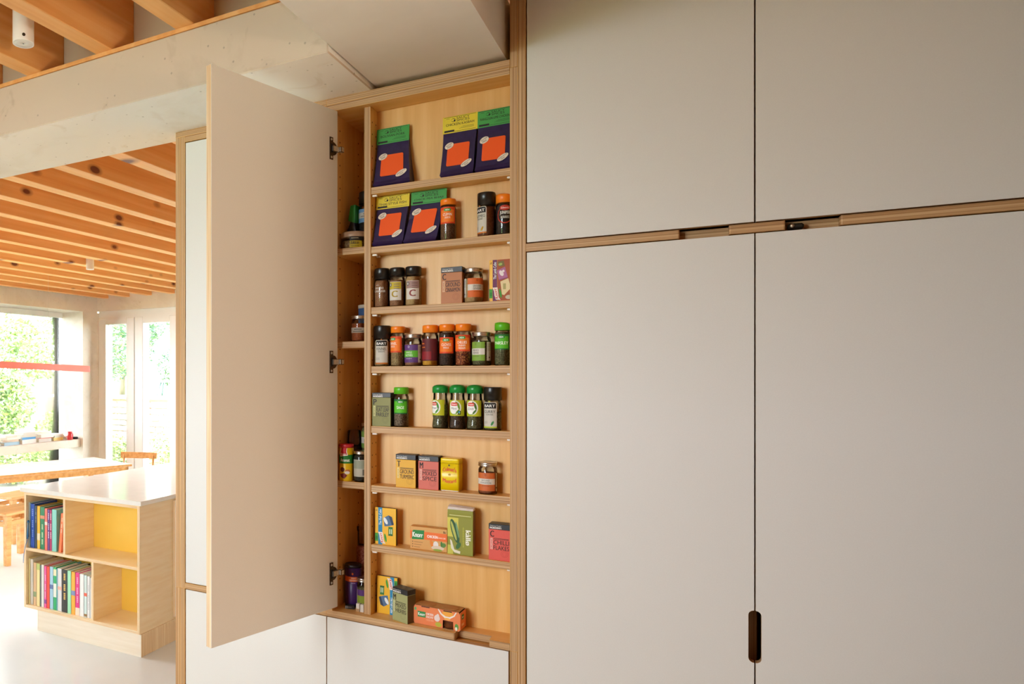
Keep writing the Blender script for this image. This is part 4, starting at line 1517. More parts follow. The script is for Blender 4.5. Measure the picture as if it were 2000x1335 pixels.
jar('pepper_mill', 'tall dark-capped peppercorn mill with blue and white label on the upper deep shelf', -0.4080, D[0], 0.0260, 0.1680, 0.1340, BLACKLID, 'flat', JUNI, 0.112,
    lambda d, r: (d.rect(-70 * DEG * r, 70 * DEG * r, 0.0800, 0.1180, '#6f9cc8', 0), d.rect(-70 * DEG * r, 70 * DEG * r, 0.0920, 0.1080, '#cfccc4', 1),
                  d.text('BLACK', -0.008, 0.008, 0.1015, 0.1055, '#2b2b30', 2, 0.01), d.text('PEPPERCORNS', -0.017, 0.017, 0.0945, 0.0985, '#2b2b30', 2, 0.01)), 12, y=0.112, cat='mill')
root = empty('herb_pouch', (-0.4490, 0.100, D[0]), 'dark pouch with green top leaning behind the clear tub', 'pouch', ry=0.10)
m = MB()
m.loft([[(-0.012, -0.020, 0), (0.014, -0.020, 0), (0.014, 0.020, 0), (-0.012, 0.020, 0)], [(-0.012, -0.022, 0.06), (0.013, -0.022, 0.06), (0.013, 0.018, 0.06), (-0.012, 0.018, 0.06)],
        [(-0.004, -0.022, 0.086), (0.004, -0.022, 0.086), (0.004, 0.016, 0.086), (-0.004, 0.016, 0.086)]], col('#1a1412', 0.4))
m.build('pouch', root)
m = MB()
m.loft([[(-0.0122, -0.0222, 0.086), (0.0080, -0.0222, 0.080), (0.0080, 0.0165, 0.086), (-0.010, 0.0165, 0.086)], [(-0.010, -0.0215, 0.128), (0.0045, -0.0215, 0.131), (0.0045, 0.010, 0.131), (-0.010, 0.010, 0.128)]], col('#1f8a2c', 0.45))
m.build('green_top', root)

jar('spice_jar', 'silver-lidded jar of orange-brown powder on the middle deep shelf', -0.4050, D[1], 0.0230, 0.0705, 0.0615, STEEL, 'metal', ORP, 0.049,
    lab_plain(None, [(-75, 75, 0.0235, 0.0375, '#a89a8c', 0), (-30, 25, 0.0315, 0.0340, '#5a4a3e', 1), (-40, 40, 0.0260, 0.0285, '#5a4a3e', 1)]), 10, y=0.047)
root = empty('salt_drum', (-0.4080, 0.103, D[1]), 'blue drum with white lid behind the jar on the middle deep shelf', 'drum')
MB().lathe([(0, 0), (0.0225, 0), (0.0230, 0.001), (0.0230, 0.0945), (0, 0.0945)], col('#40659a', 0.5), 28).build('drum', root)
MB().lathe([(0, 0.0950), (0.0236, 0.0950), (0.0236, 0.1040), (0.0220, 0.1050), (0, 0.1050)], col('#c9c2b4', 0.5), 28).build('lid', root)

root = empty('seasoning_tin', (-0.4440, 0.046, D[2]), 'yellow seasoning tin with red top and green band on the lower deep shelf', 'tin')
MB().lathe([(0, 0), (0.0196, 0), (0.0200, 0.001), (0.0200, 0.0905), (0.0, 0.0905)], col('#e9bf10', 0.35), 30).build('can', root)
MB().lathe([(0, 0.0910), (0.0203, 0.0910), (0.0203, 0.0995), (0.0190, 0.1005), (0, 0.1005)], col('#c22630', 0.35), 30).build('lid', root)
d = Dec()
r_ = 0.0200
d.rect(-1.4 * r_, 1.4 * r_, 0.0480, 0.0720, '#1f7a2a', 0)
d.text('Aromat', -0.0160, 0.0105, 0.0530, 0.0620, '#e8efe0', 1, 0.03)
d.poly([(-0.014, 0.0905), (0.004, 0.0905), (0.003, 0.0800), (0.006, 0.0700), (-0.002, 0.0690), (-0.018, 0.0660), (-0.020, 0.0720)], '#f0e6da', 1)
d.poly([(-0.012, 0.0905), (0.002, 0.0905), (0.001, 0.0800), (0.0035, 0.0725), (-0.004, 0.0715), (-0.016, 0.0690), (-0.017, 0.0730)], '#c22630', 2)
d.text('Knorr', -0.015, 0.001, 0.0715, 0.0765, '#f4ece4', 3, 0.02)
d.ell(-0.0100, 0.0310, 0.0070, 0.0065, '#6a2f18', 1)
d.ell(0.0050, 0.0270, 0.0075, 0.0050, '#c87a3a', 1)
d.ell(0.0040, 0.0230, 0.0070, 0.0040, '#e8e0d6', 2)
d.poly([(-0.018, 0.0180), (-0.004, 0.0220), (0.004, 0.0150), (-0.004, 0.0060), (-0.014, 0.0100)], '#7a2418', 2)
d.build('label', root, wrap(r_, 18 * DEG), [0.004 * i for i in range(-7, 8)])

jar('spice_jar', 'silver-lidded dark jar with pale label beside the yellow tin', -0.4020, D[2], 0.0212, 0.0830, 0.0752, STEEL, 'metal', spice('dark_leaf', '#14130e', '#24231a', '#35332a', 200), 0.066,
    lab_plain(None, [(-60, 75, 0.014, 0.060, '#b9b8a8', 0), (-55, 70, 0.036, 0.058, '#98a08c', 1), (20, 60, 0.018, 0.034, '#6a6a60', 1)]), 12, y=0.050)
root = empty('spice_grinder', (-0.4420, 0.096, D[2]), 'clear ribbed glass grinder head behind the yellow tin', 'grinder')
MB().lathe([(0, 0), (0.0200, 0), (0.0205, 0.002), (0.0205, 0.0880), (0.0170, 0.0920), (0, 0.0920)], spice('grinder_fill', '#24130c', '#3b2114', '#54341f', 200), 26).build('body', root)
MB().lathe([(0.0150, 0.0922), (0.0192, 0.0925), (0.0205, 0.1000), (0.0188, 0.1330), (0.0165, 0.1360), (0, 0.1360)], thin_glass('pink_grinder', (0.80, 0.62, 0.55, 1)), 26).build('cap', root)
jar('spice_jar', 'tall green and white labelled jar behind the dark jar on the lower deep shelf', -0.4010, D[2], 0.0190, 0.1560, 0.1480, STEEL, 'metal', HERB, 0.140,
    lab_plain(None, [(-80, 80, 0.088, 0.134, '#6f9440', 0), (-80, 80, 0.101, 0.118, '#c9c6bc', 1), (-20, 30, 0.104, 0.1125, '#55604a', 2)]), 5, y=0.098)
jar('spice_jar', 'dark plum jar with silver lid at the very back of the lower deep shelf', -0.4015, D[2], 0.0185, 0.2050, 0.1960, STEEL, 'metal', col('#2a1626', 0.4), 0.19, None, 0, y=0.150, glass=False)

root = empty('curry_canister', (-0.4370, 0.077, ZR1), 'tall purple canister with orange band on the cabinet floor', 'canister')
MB().lathe([(0, 0), (0.0225, 0), (0.0230, 0.001), (0.0230, 0.1070), (0, 0.1070)], col('#3f1a5c', 0.35), 30).build('can', root)
MB().lathe([(0, 0.1074), (0.0236, 0.1074), (0.0236, 0.1140), (0.0225, 0.1150), (0, 0.1150)], col('#1c0f18', 0.4), 30).build('lid', root)
d = Dec()
d.rect(-1.5 * 0.023, 1.5 * 0.023, 0.0700, 0.0840, '#d45a1c', 0)
d.text('SMOKED', 0.000, 0.014, 0.0782, 0.0820, '#f6dcc6', 1, 0.01)
d.text('CURRY POWDER', -0.006, 0.016, 0.0722, 0.0760, '#f6dcc6', 1, 0.01)
d.ell(0.004, 0.0920, 0.0026, 0.0032, '#d45a1c', 0)
d.rect(0.000, 0.012, 0.0655, 0.0668, '#b9a0c8', 0)
d.build('label', root, wrap(0.0230, 8 * DEG), [0.0046 * i for i in range(-8, 9)])
jar('spice_jar', 'small silver-lidded jar with purple and white label on the cabinet floor', -0.3990, ZR1, 0.0175, 0.0870, 0.0770, STEEL, 'metal', HERB, 0.060,
    lab_plain(None, [(-70, 70, 0.040, 0.056, '#5a2f74', 0), (-70, 70, 0.020, 0.040, '#8a9a2a', 0), (-95, -62, 0.016, 0.062, '#c8c0b4', 0)]), 14, y=0.058)
root = empty('salt_grinder', (-0.4330, 0.138, ZR1), 'clear capped pink salt grinder behind the purple canister', 'grinder')
MB().lathe([(0, 0), (0.0180, 0), (0.0185, 0.002), (0.0185, 0.150), (0.0150, 0.156), (0, 0.156)], spice('pink_salt', '#7a3a30', '#9a5448', '#b87868', 220), 26).build('body', root)
MB().lathe([(0.0140, 0.1562), (0.0168, 0.157), (0.0165, 0.196), (0.0180, 0.198), (0.0180, 0.208), (0.0170, 0.210), (0, 0.210)], thin_glass('clear_cap', (0.82, 0.74, 0.70, 1)), 26).build('cap', root)
for k, (xx, yy) in enumerate(((-0.3975, 0.034),)):
    root = empty('stock_sachet_box', (xx, yy, ZR1), 'tiny white box in front of the small jar on the cabinet floor', 'box')
    m = MB(); m.box(-0.0105, -0.0008, -0.006, 0.005, 0, 0.0215, noise_mat('small_carton', [(0.3, '#d8d2c6'), (0.7, '#e9e4da')], (40, 40, 40), 1, 2, 0.6), bevel=0.0006)
    m.box(0.0015, 0.0115, -0.006, 0.005, 0, 0.0205, noise_mat('small_carton_b', [(0.3, '#d0cabe'), (0.7, '#e4ded2')], (40, 40, 40), 1, 2, 0.6), bevel=0.0006)
    m.build('carton', root)
    d = Dec()
    d.rect(-0.0105, -0.0008, 0.0, 0.0080, '#b9946a', 0)
    d.build('print', root, flat(-0.0062))
root = empty('tea_light_box', (-0.4330, 0.043, ZR1), 'flat dark packet lying in front of the purple canister', 'packet', rz=0.3)
m = MB(); m.box(-0.012, 0.014, -0.007, 0.008, 0, 0.0095, col('#1d1a1c', 0.4), bevel=0.0008); m.build('carton', root)
d = Dec(); d.rect(-0.011, -0.008, 0.001, 0.0085, '#8d8a88', 0); d.rect(-0.006, -0.004, 0.002, 0.0085, '#8d8a88', 0); d.rect(-0.003, 0.006, 0.004, 0.006, '#6d6a68', 0); d.build('print', root, flat(-0.007))

# ---------------------------------------------------------------- island with bookshelf end
IX0, IX1, IY = -3.296, -2.336, 1.418
OI = ((IX0 + IX1) / 2, IY, 0.0)
isl = empty('kitchen_island', OI, 'white topped birch island with yellow backed bookshelf end', 'kitchen island')


def ip(name, x0, x1, y0, y1, z0, z1, ax, face=PALE_BIRCH, edge=PEDGE, bevel=0.0008):
    return cpart(name, x0, x1, y0, y1, z0, z1, ax, face, isl, OI, edge, bevel)


IB = 1.672
ip('side_panel', IX0, IX0 + 0.018, IY, IB + 0.012, 0.13, 0.868, 'x')
ip('side_panel', IX1 - 0.018, IX1, IY, 1.716, 0.13, 0.868, 'x')
ip('top_panel', IX0 + 0.018, IX1 - 0.018, IY, IB, 0.851, 0.868, 'z')
ip('bottom_panel', IX0 + 0.018, IX1 - 0.018, IY, IB, 0.130, 0.148, 'z')
ip('shelf', IX0 + 0.018, IX1 - 0.018, IY, IB, 0.496, 0.514, 'z')
ip('divider', -2.948, -2.930, IY + 0.0005, IB, 0.514, 0.851, 'x')
ip('divider', -2.712, -2.694, IY + 0.0005, IB, 0.148, 0.496, 'x')
ip('back_panel', IX0 + 0.018, IX1 - 0.018, IB, IB + 0.012, 0.13, 0.868, 'y', YELLOW_BACK)
ip('plinth', -3.178, IX1 + 0.008, IY + 0.004, 3.40, 0.0, 0.1295, 'y', PLINTH_WOOD)
ip('carcass', IX0 + 0.06, IX1 - 0.004, 1.717, 3.40, 0.13, 0.868, 'x', PALE_BIRCH)
ip('door', IX1 - 0.0035, IX1 + 0.0145, 1.738, 2.28, 0.145, 0.856, 'x', WHITE_FRAME, PEDGE)
ip('door', IX1 - 0.0035, IX1 + 0.0145, 2.284, 2.83, 0.145, 0.856, 'x', WHITE_FRAME, PEDGE)
ip('door', IX1 - 0.0035, IX1 + 0.0145, 2.834, 3.38, 0.145, 0.856, 'x', WHITE_FRAME, PEDGE)
ip('worktop', IX0 - 0.036, IX1 + 0.012, IY - 0.004, 3.42, 0.8685, 0.894, 'z', WORKTOP, {'z': WORKTOP, 'x': WORKTOP, 'y': WORKTOP}, 0.0015)
m = MB()
m.bar((-2.62, 2.55, 0.8945), (-2.62, 2.55, 0.915), 0.018, col('#181818', 0.3), 16)
m.bar((-2.62, 2.55, 0.912), (-2.46, 2.55, 0.916), 0.007, col('#181818', 0.3), 10)
tag(m.build('worktop_handle'), 'short black handle standing on the white worktop by the cupboard edge', 'handle')


# books: cover + pages, spine facing the room
def book(label, x0, x1, z, h, depth, colr, group, lean=0.0, y=1.436, band=None, marks=None):
    w = x1 - x0
    root = empty('book', ((x0 + x1) / 2, y, z), label, 'book', group, ry=lean)
    cm = col(colr, 0.5)
    m = MB()
    t = 0.0022
    m.box(-w / 2, -w / 2 + t, 0, depth, 0, h, cm)
    m.box(w / 2 - t, w / 2, 0, depth, 0, h, cm)
    m.box(-w / 2, w / 2, 0, t, 0, h, cm, bevel=0.0006)
    m.build('cover', root)
    m = MB()
    m.box(-w / 2 + t, w / 2 - t, t, depth - 0.003, 0.003, h - 0.003, PAPER)
    m.build('pages', root)
    if band or marks:
        d = Dec()
        for v0, v1, c_ in band or []:
            d.rect(-w / 2, w / 2, v0 * h, v1 * h, c_, 0)
        if marks:
            v0, v1, c_ = marks
            n = 15
            for k in range(n):
                if k in (4, 9, 10):
                    continue
                a = v0 + (v1 - v0) * k / n
                d.rect(-w * 0.16, w * 0.16, a * h, (a + (v1 - v0) / n * 0.72) * h, c_, 1)
        d.build('spine_print', root, flat(0.0))
    return root


G1, G2 = 'books on the upper island shelf', 'books on the lower island shelf'
ZB1, ZB2 = 0.5145, 0.1485
upper = [
    (-3.2760, -3.2660, 0.287, '#dfe0dc', 'thin white book, first at the left of the upper shelf', 0, None, None),
    (-3.2650, -3.2560, 0.282, '#8db4c8', 'thin pale blue book beside the first white book', 0, None, None),
    (-3.2545, -3.2200, 0.279, '#1f4fb8', 'royal blue book with pale lettering on the upper shelf', 0, None, (0.25, 0.9, '#7f9fe0')),
    (-3.2190, -3.1970, 0.272, '#33424e', 'dark slate book next to the royal blue one', 0, None, (0.6, 0.85, '#7d8a92')),
    (-3.1960, -3.1690, 0.270, '#f2b62c', 'golden yellow book on the upper shelf', 0, [(0.2, 0.36, '#f0e0c0')], None),
    (-3.1680, -3.1285, 0.268, '#1f7a4e', 'emerald green book with pale swirls on the upper shelf', 0, [(0.72, 0.80, '#d08a6a')], (0.12, 0.6, '#b8d0a8')),
    (-3.1275, -3.1035, 0.262, '#ee6f66', 'coral pink book on the upper shelf', 0, [(0.60, 0.68, '#f6d8d0')], None),
    (-3.1025, -3.0830, 0.258, '#6d3a8a', 'purple book with white title on the upper shelf', 0, None, (0.3, 0.92, '#ece4f0')),
    (-3.0820, -3.0640, 0.257, '#b0306a', 'magenta book with white title on the upper shelf', 0, None, (0.3, 0.92, '#f4e4ec')),
    (-3.0630, -3.0215, 0.262, '#86ccc2', 'wide teal book beside the leaning orange one', 0, None, None),
]
for x0, x1, h, c_, lab, lean, band, marks in upper:
    book(lab, x0, x1, ZB1, h, 0.19 + random.uniform(-0.02, 0.02), c_, G1, lean, band=band, marks=marks)
book('leaning orange book with pale lettering on the upper shelf', -3.0060, -2.9810, ZB1 + 0.0014, 0.243, 0.16, '#f0703a', G1, 0.095, marks=(0.5, 0.9, '#f8c8a8'))
book('slim white book against the divider on the upper shelf', -2.9595, -2.9485, ZB1, 0.215, 0.15, '#efece6', G1)
lower = [
    (-3.2740, -3.2590, 0.292, '#f6e6a6', 'pale lemon book, first at the left of the lower shelf', None, None),
    (-3.2580, -3.2310, 0.291, '#eae8e0', 'thick white book beside the pale lemon one', None, None),
    (-3.2300, -3.2030, 0.272, '#d9b48a', 'tan book on the lower shelf', [(0.2, 0.32, '#8a9a70')], None),
    (-3.2020, -3.1710, 0.271, '#f3dca0', 'cream book with green top edge on the lower shelf', [(0.85, 1.0, '#b8c070')], None),
    (-3.1700, -3.1590, 0.262, '#6a7a74', 'very thin grey green book on the lower shelf', None, None),
    (-3.1580, -3.1335, 0.268, '#f2f0ee', 'plain white book left of the pink one', None, None),
    (-3.1325, -3.1110, 0.263, '#e8589c', 'hot pink book left of the red one', [(0.1, 0.2, '#8a3a8a')], (0.25, 0.8, '#f4b8d4')),
    (-3.1100, -3.0830, 0.263, '#e2432f', 'bright red book on the lower shelf', None, None),
    (-3.0820, -3.0510, 0.266, '#a9cfe6', 'light blue book with round mark on the lower shelf', [(0.48, 0.58, '#5a6a9a')], None),
    (-3.0500, -3.0240, 0.268, '#2fa866', 'green and white striped book on the lower shelf', [(0.30, 0.62, '#eef4ea'), (0.8, 0.95, '#f0e8c0')], None),
    (-3.0230, -3.0140, 0.262, '#7fd0d8', 'thin aqua book on the lower shelf', None, None),
    (-3.0130, -2.9770, 0.265, '#e6e8ec', 'pale grey white book left of the black one', [(0.50, 0.58, '#e8b0a0')], None),
    (-2.9760, -2.9290, 0.264, '#2b2c2a', 'thick black book with gold title on the lower shelf', None, (0.3, 0.92, '#d8b25a')),
    (-2.9280, -2.8965, 0.263, '#a4e2bc', 'mint green book right of the black one', None, None),
    (-2.8955, -2.8615, 0.260, '#f2a83a', 'amber book with blue patch on the lower shelf', [(0.45, 0.56, '#7a8ab0')], None),
    (-2.8605, -2.8255, 0.262, '#d42f7c', 'magenta book with cream foot on the lower shelf', [(0.0, 0.18, '#ecd8c4')], (0.3, 0.9, '#f0a8c8')),
    (-2.8245, -2.7890, 0.258, '#f0f2f4', 'bright white book right of the magenta one', None, None),
    (-2.7880, -2.7640, 0.255, '#d3e6e6', 'pale aqua book with brown foot on the lower shelf', [(0.02, 0.08, '#8a6a3a'), (0.5, 0.58, '#d8604a')], None),
    (-2.7630, -2.7390, 0.252, '#e8e8ea', 'light grey book near the lower divider', None, (0.2, 0.8, '#c8ccd0')),
    (-2.7380, -2.7160, 0.246, '#f2f2f2', 'white book pressed against the lower divider', None, None),
]
for x0, x1, h, c_, lab, band, marks in lower:
    book(lab, x0, x1, ZB2, h, 0.18 + random.uniform(-0.02, 0.03), c_, G2, 0, band=band, marks=marks)
# blue tassel ornament hanging from the upper left compartment
root = empty('tassel', (-3.262, 1.4265, 0.5145), 'blue tassel with long cord hanging beside the upper shelf books', 'tassel')
m = MB()
for k in range(14):
    a = random.uniform(-1, 1)
    m.bar((0.000, -0.004, 0.165), (0.008 * a, -0.006 - random.uniform(0, 0.006), 0.055 + random.uniform(0, 0.02)), 0.003, col('#2a6f9a', 0.8) if k % 2 else col('#1d4f78', 0.8), 6)
m.lathe([(0, 0.155), (0.007, 0.160), (0.007, 0.172), (0, 0.178)], col('#245f8c', 0.8), 12, Matrix.Translation((0, -0.004, 0)))
m.build('strands', root)
m = MB()
pts = [(0.0, -0.006, 0.06), (-0.012, -0.014, 0.02), (-0.020, -0.018, -0.02), (-0.030, -0.0165, -0.06), (-0.033, -0.0160, -0.10)]
for a, b_ in zip(pts, pts[1:]):
    m.bar(a, b_, 0.0016, col('#3f6fae', 0.8), 6)
m.build('cord', root)

# ---------------------------------------------------------------- dining end: table, chairs, pendant lamps, ledge books
A = Vector((-4.345, 3.70, 0.0))
dv = Vector((-0.320, -0.947, 0.0))
nv = Vector((-0.947, 0.320, 0.0))
ang = math.atan2(dv.y, dv.x)
TT = noise_mat('scrubbed_table_top', [(0.3, '#e3d6c6'), (0.7, '#eee4d8')], (20, 3, 20), 1, 4, 0.16)
root = empty('dining_table', A, 'long oak dining table with pale scrubbed top beyond the island', 'table', rz=ang)
L, W = 2.5, 0.78
m = MB(); m.box(0, L, -W, 0, 0.722, 0.745, TT, 'z', OAK, bevel=0.002); m.build('tabletop', root)
m = MB(); m.box(0.03, L - 0.03, -0.042, -0.02, 0.672, 0.7215, OAK); m.box(0.03, L - 0.03, -W + 0.02, -W + 0.042, 0.672, 0.7215, OAK)
m.box(0.03, 0.052, -W + 0.02, -0.02, 0.672, 0.7215, OAK); m.box(L - 0.052, L - 0.03, -W + 0.02, -0.02, 0.672, 0.7215, OAK); m.build('apron', root)
for x in (0.06, L - 0.12):
    for y in (-0.10, -W + 0.04):
        m = MB(); m.box(x, x + 0.06, y, y + 0.06, 0.0, 0.672, OAK, bevel=0.003); m.build('leg', root)


def chair(loc, rz, label):
    root = empty('dining_chair', loc, label, 'chair', 'oak dining chairs', rz=rz)
    m = MB(); m.box(-0.20, 0.20, -0.20, 0.20, 0.425, 0.447, OAK, bevel=0.006); m.build('seat', root)
    for sx in (-1, 1):
        for sy in (-1, 1):
            m = MB()
            x, y = 0.175 * sx, 0.175 * sy
            q = 1.10 if sy > 0 else 1.02
            m.loft([[(x * 1.06 - 0.017, y * q - 0.017, 0), (x * 1.06 + 0.017, y * q - 0.017, 0), (x * 1.06 + 0.017, y * q + 0.017, 0), (x * 1.06 - 0.017, y * q + 0.017, 0)],
                    [(x - 0.02, y - 0.02, 0.425), (x + 0.02, y - 0.02, 0.425), (x + 0.02, y + 0.02, 0.425), (x - 0.02, y + 0.02, 0.425)]], OAK)
            m.build('leg', root)
    m = MB(); m.box(-0.165, 0.165, -0.185, -0.165, 0.345, 0.385, OAK); m.build('apron', root)
    m = MB(); m.box(-0.190, -0.165, -0.165, 0.165, 0.345, 0.385, OAK); m.build('apron', root)
    m = MB(); m.box(0.165, 0.190, -0.165, 0.165, 0.345, 0.385, OAK); m.build('apron', root)
    for sx in (-1, 1):
        m = MB(); m.bar((0.165 * sx, 0.185, 0.44), (0.172 * sx, 0.225, 0.735), 0.013, OAK, 8); m.build('back_post', root)
    m = MB(); m.loft([[(-0.21, 0.212, 0.70), (0.21, 0.212, 0.70), (0.21, 0.234, 0.70), (-0.21, 0.234, 0.70)], [(-0.21, 0.220, 0.765), (0.21, 0.220, 0.765), (0.21, 0.242, 0.765), (-0.21, 0.242, 0.765)]], OAK)
    m.build('back_rail', root)
    return root




def stool(loc, rz, label):
    root = empty('stool', loc, label, 'stool', 'oak stools along the table', rz=rz)
    m = MB(); m.box(-0.165, 0.165, -0.23, 0.23, 0.425, 0.450, OAK, bevel=0.005); m.build('seat', root)
    for sx in (-1, 1):
        for sy in (-1, 1):
            m = MB()
            x, y = 0.125 * sx, 0.180 * sy
            m.loft([[(x - 0.024, y - 0.020, 0), (x + 0.024, y - 0.020, 0), (x + 0.024, y + 0.020, 0), (x - 0.024, y + 0.020, 0)],
                    [(x - 0.026, y - 0.024, 0.4245), (x + 0.026, y - 0.024, 0.4245), (x + 0.026, y + 0.024, 0.4245), (x - 0.026, y + 0.024, 0.4245)]], OAK)
            m.build('leg', root)
    for sx in (-1, 1):
        m = MB(); m.box(0.125 * sx - 0.010, 0.125 * sx + 0.010, -0.155, 0.155, 0.335, 0.375, OAK); m.build('stretcher', root)
    for sy in (-1, 1):
        m = MB(); m.box(-0.098, 0.098, 0.180 * sy - 0.010, 0.180 * sy + 0.010, 0.325, 0.365, OAK); m.build('stretcher', root)
    return root


stool((-4.725, 2.565, 0), 0.0, 'oak stool between the table and the left end of the island')
stool((-5.33, 3.13, 0), 0.05, 'second oak stool tucked further under the table')
chair((-4.80, 4.22, 0), 0.34, 'oak chair at the far end of the table by the garden doors')

# bar pendant over the table
root = empty('bar_pendant', (-4.95, 3.7245, 1.68), 'long orange-red bar pendant lamp over the dining table', 'pendant lamp')
m = MB()
RED = noise_mat('orange_red_lacquer', [(0.3, '#c64a1e'), (0.7, '#cc5022')], (5, 5, 5), 1, 2, 0.4)
sl = (1.7138 - 1.6825) / 1.1258
ln = 2.6
m.loft([[(-0.02, 0, -0.029), (0.02, 0, -0.029), (0.02, 0, 0.033), (-0.02, 0, 0.033)], [(-0.02, -ln, -0.029 + sl * ln), (0.02, -ln, -0.029 + sl * ln), (0.02, -ln, 0.033 + sl * ln), (-0.02, -ln, 0.033 + sl * ln)]], RED)
m.build('shade', root)
for y in (-0.55, -2.2):
    m = MB(); m.bar((0, y, 0.033 - y * sl), (0, y, ZD - 1.681), 0.0008, col('#d8d4cc', 0.5), 6); m.build('cable', root)


def spot(x, y, z0, r, label):
    root = empty('ceiling_spotlight', (x, y, z0), label, 'spotlight', 'white cylinder ceiling lights')
    m = MB(); m.lathe([(r * 0.9, 0.001), (r, 0.0), (r, 0.004), (r, ZD - z0 - 0.0005), (0, ZD - z0 - 0.0005)], WHITE_FRAME, 28); m.build('housing', root)
    m = MB(); m.lathe([(0, 0.0015), (r * 0.10, 0.0015), (r * 0.10, 0.001), (r * 0.9, 0.001), (r * 0.92, 0.006), (0, 0.006)], col('#e6e6e2', 0.4), 28)
    m.lathe([(0, 0.0003), (r * 0.07, 0.0003), (r * 0.07, 0.0009), (0, 0.0009)], col('#4a4a48', 0.5), 12)
    m.build('diffuser', root)
    if y < 0:
        m = MB(); m.lathe([(0, 0), (r * 0.16, 0), (r * 0.16, 0.0008), (0, 0.0008)], col('#3a2c18', 0.8), 10, Matrix.Translation((r * 0.62 * 1.25, -r * 0.62 * 1.02, 0.014)) @ Matrix.Rotation(PI / 2, 4, 'X') @ Matrix.Rotation(0.9, 4, 'Y'))
        m.build('scuff', root)


spot(-1.1905, -0.440, 2.529, 0.0285, 'white cylinder light between the near joists above the concrete beam')
spot(-3.93, 2.68, 2.500, 0.0330, 'small white cylinder light under the joists of the dining end')

# books lying on the concrete ledge
ZL = 0.8605
rb = random.Random(21)
piles = [  # y centre, list of (length along y, thickness, colour)
    (3.30, [(0.22, 0.030, '#cfd6d8', 'grey'), (0.21, 0.028, '#e8c8b8', 'peach'), (0.22, 0.026, '#f0eeea', 'white'), (0.20, 0.030, '#d8dadc', 'silver')]),
    (3.56, [(0.22, 0.034, '#a8cbe2', 'sky blue'), (0.20, 0.026, '#f2e6dc', 'cream'), (0.20, 0.026, '#e9e4da', 'ivory'), (0.16, 0.024, '#f4f0ea', 'chalk white')]),
    (3.80, [(0.22, 0.046, '#f4f3f1', 'plain white'), (0.20, 0.024, '#3f8fd0', 'bright blue'), (0.21, 0.030, '#efece4', 'oatmeal'), (0.17, 0.026, '#eceae6', 'bone')]),
    (4.04, [(0.20, 0.040, '#e8e4e0', 'pale stone'), (0.18, 0.008, '#e2605a', 'thin red'), (0.20, 0.042, '#f5f4f2', 'snow white'), (0.15, 0.030, '#f0efec', 'off white')]),
    (4.235, [(0.16, 0.036, '#f2d684', 'pale yellow'), (0.16, 0.022, '#d8dcd0', 'sage grey'), (0.15, 0.020, '#f2f1ee', 'milk white')]),
    (4.40, [(0.10, 0.028, '#eef0f2', 'frost white'), (0.09, 0.012, '#e0e2e2', 'pale grey')]),
]
pl_words = ['first', 'second', 'third', 'fourth', 'fifth', 'sixth']
for pi, (yc, items) in enumerate(piles):
    z = ZL
    for ln_, th, c_, nm in items:
        dx, dy = rb.uniform(-0.012, 0.012), rb.uniform(-0.012, 0.012)
        root = empty('book', (-5.985 + dx, yc + dy, z), '%s book lying in the %s pile along the concrete window ledge' % (nm, pl_words[pi]), 'book', 'books lying on the window ledge', rz=rb.uniform(-0.10, 0.10))
        m = MB()
        t = min(0.003, th / 4)
        m.box(-0.075, 0.075, -ln_ / 2, ln_ / 2, 0, t, col(c_, 0.5))
        m.box(-0.075, 0.075, -ln_ / 2, ln_ / 2, th - t, th - 0.0002, col(c_, 0.5))
        m.box(0.072, 0.075, -ln_ / 2, ln_ / 2, t, th - t, col(c_, 0.5))
        m.build('cover', root)
        m = MB(); m.box(-0.073, 0.072, -ln_ / 2 + 0.003, ln_ / 2 - 0.003, t, th - t, PAPER); m.build('pages', root)
        z += th
root = empty('mug', (-5.872, 4.372, ZL), 'small red mug at the end of the book piles on the ledge', 'mug')
MB().lathe([(0, 0), (0.026, 0), (0.030, 0.004), (0.030, 0.094), (0.027, 0.095), (0.026, 0.008), (0, 0.008)], col('#d8424a', 0.35), 24).build('cup', root)
m = MB()
hp = [(0.030, 0, 0.078), (0.048, 0, 0.070), (0.050, 0, 0.045), (0.045, 0, 0.028), (0.030, 0, 0.022)]
for a, b_ in zip(hp, hp[1:]):
    m.bar(a, b_, 0.005, col('#d8424a', 0.35), 8)
m.build('handle', root)
root = empty('glasses_case', (-5.93, 4.488, ZL), 'small black case at the right end of the concrete ledge', 'case', rz=0.1)
m = MB(); m.loft([rr_ring(0.060 * k, 0.026 * k, 0.02 * k, z) for z, k in ((0, 0.95), (0.006, 1.0), (0.020, 1.0), (0.026, 0.9))], col('#26262a', 0.4)); m.build('case', root)

# ---------------------------------------------------------------- garden
GRASS = noise_mat('lawn', [(0.3, '#4d6530'), (0.7, '#6f8548')], (9, 9, 9), 1, 4, 0.9)
PAVE = noise_mat('pale_paving', [(0.3, '#8f8a80'), (0.7, '#a39e94')], (3, 3, 3), 1, 4, 0.8)
m = MB(); m.box(-26, 14, -20, 24, -0.2, -0.125, GRASS); struct('ground', m, 'lawn outside')
m = MB(); m.box(XNW - 0.209, 12, -8, YB - 0.31, -0.1245, -0.06, PAVE); m.box(-12, XWIN - 0.31, -6, 12, -0.1245, -0.06, PAVE); m.box(XWIN - 0.309, XNW - 0.21, -8, -0.31, -0.1245, -0.06, PAVE); m.box(XWIN - 0.309, 2.0, YF + 0.26, 8.15, -0.1245, -0.06, PAVE); struct('path_1', m, 'pale paved terrace outside')

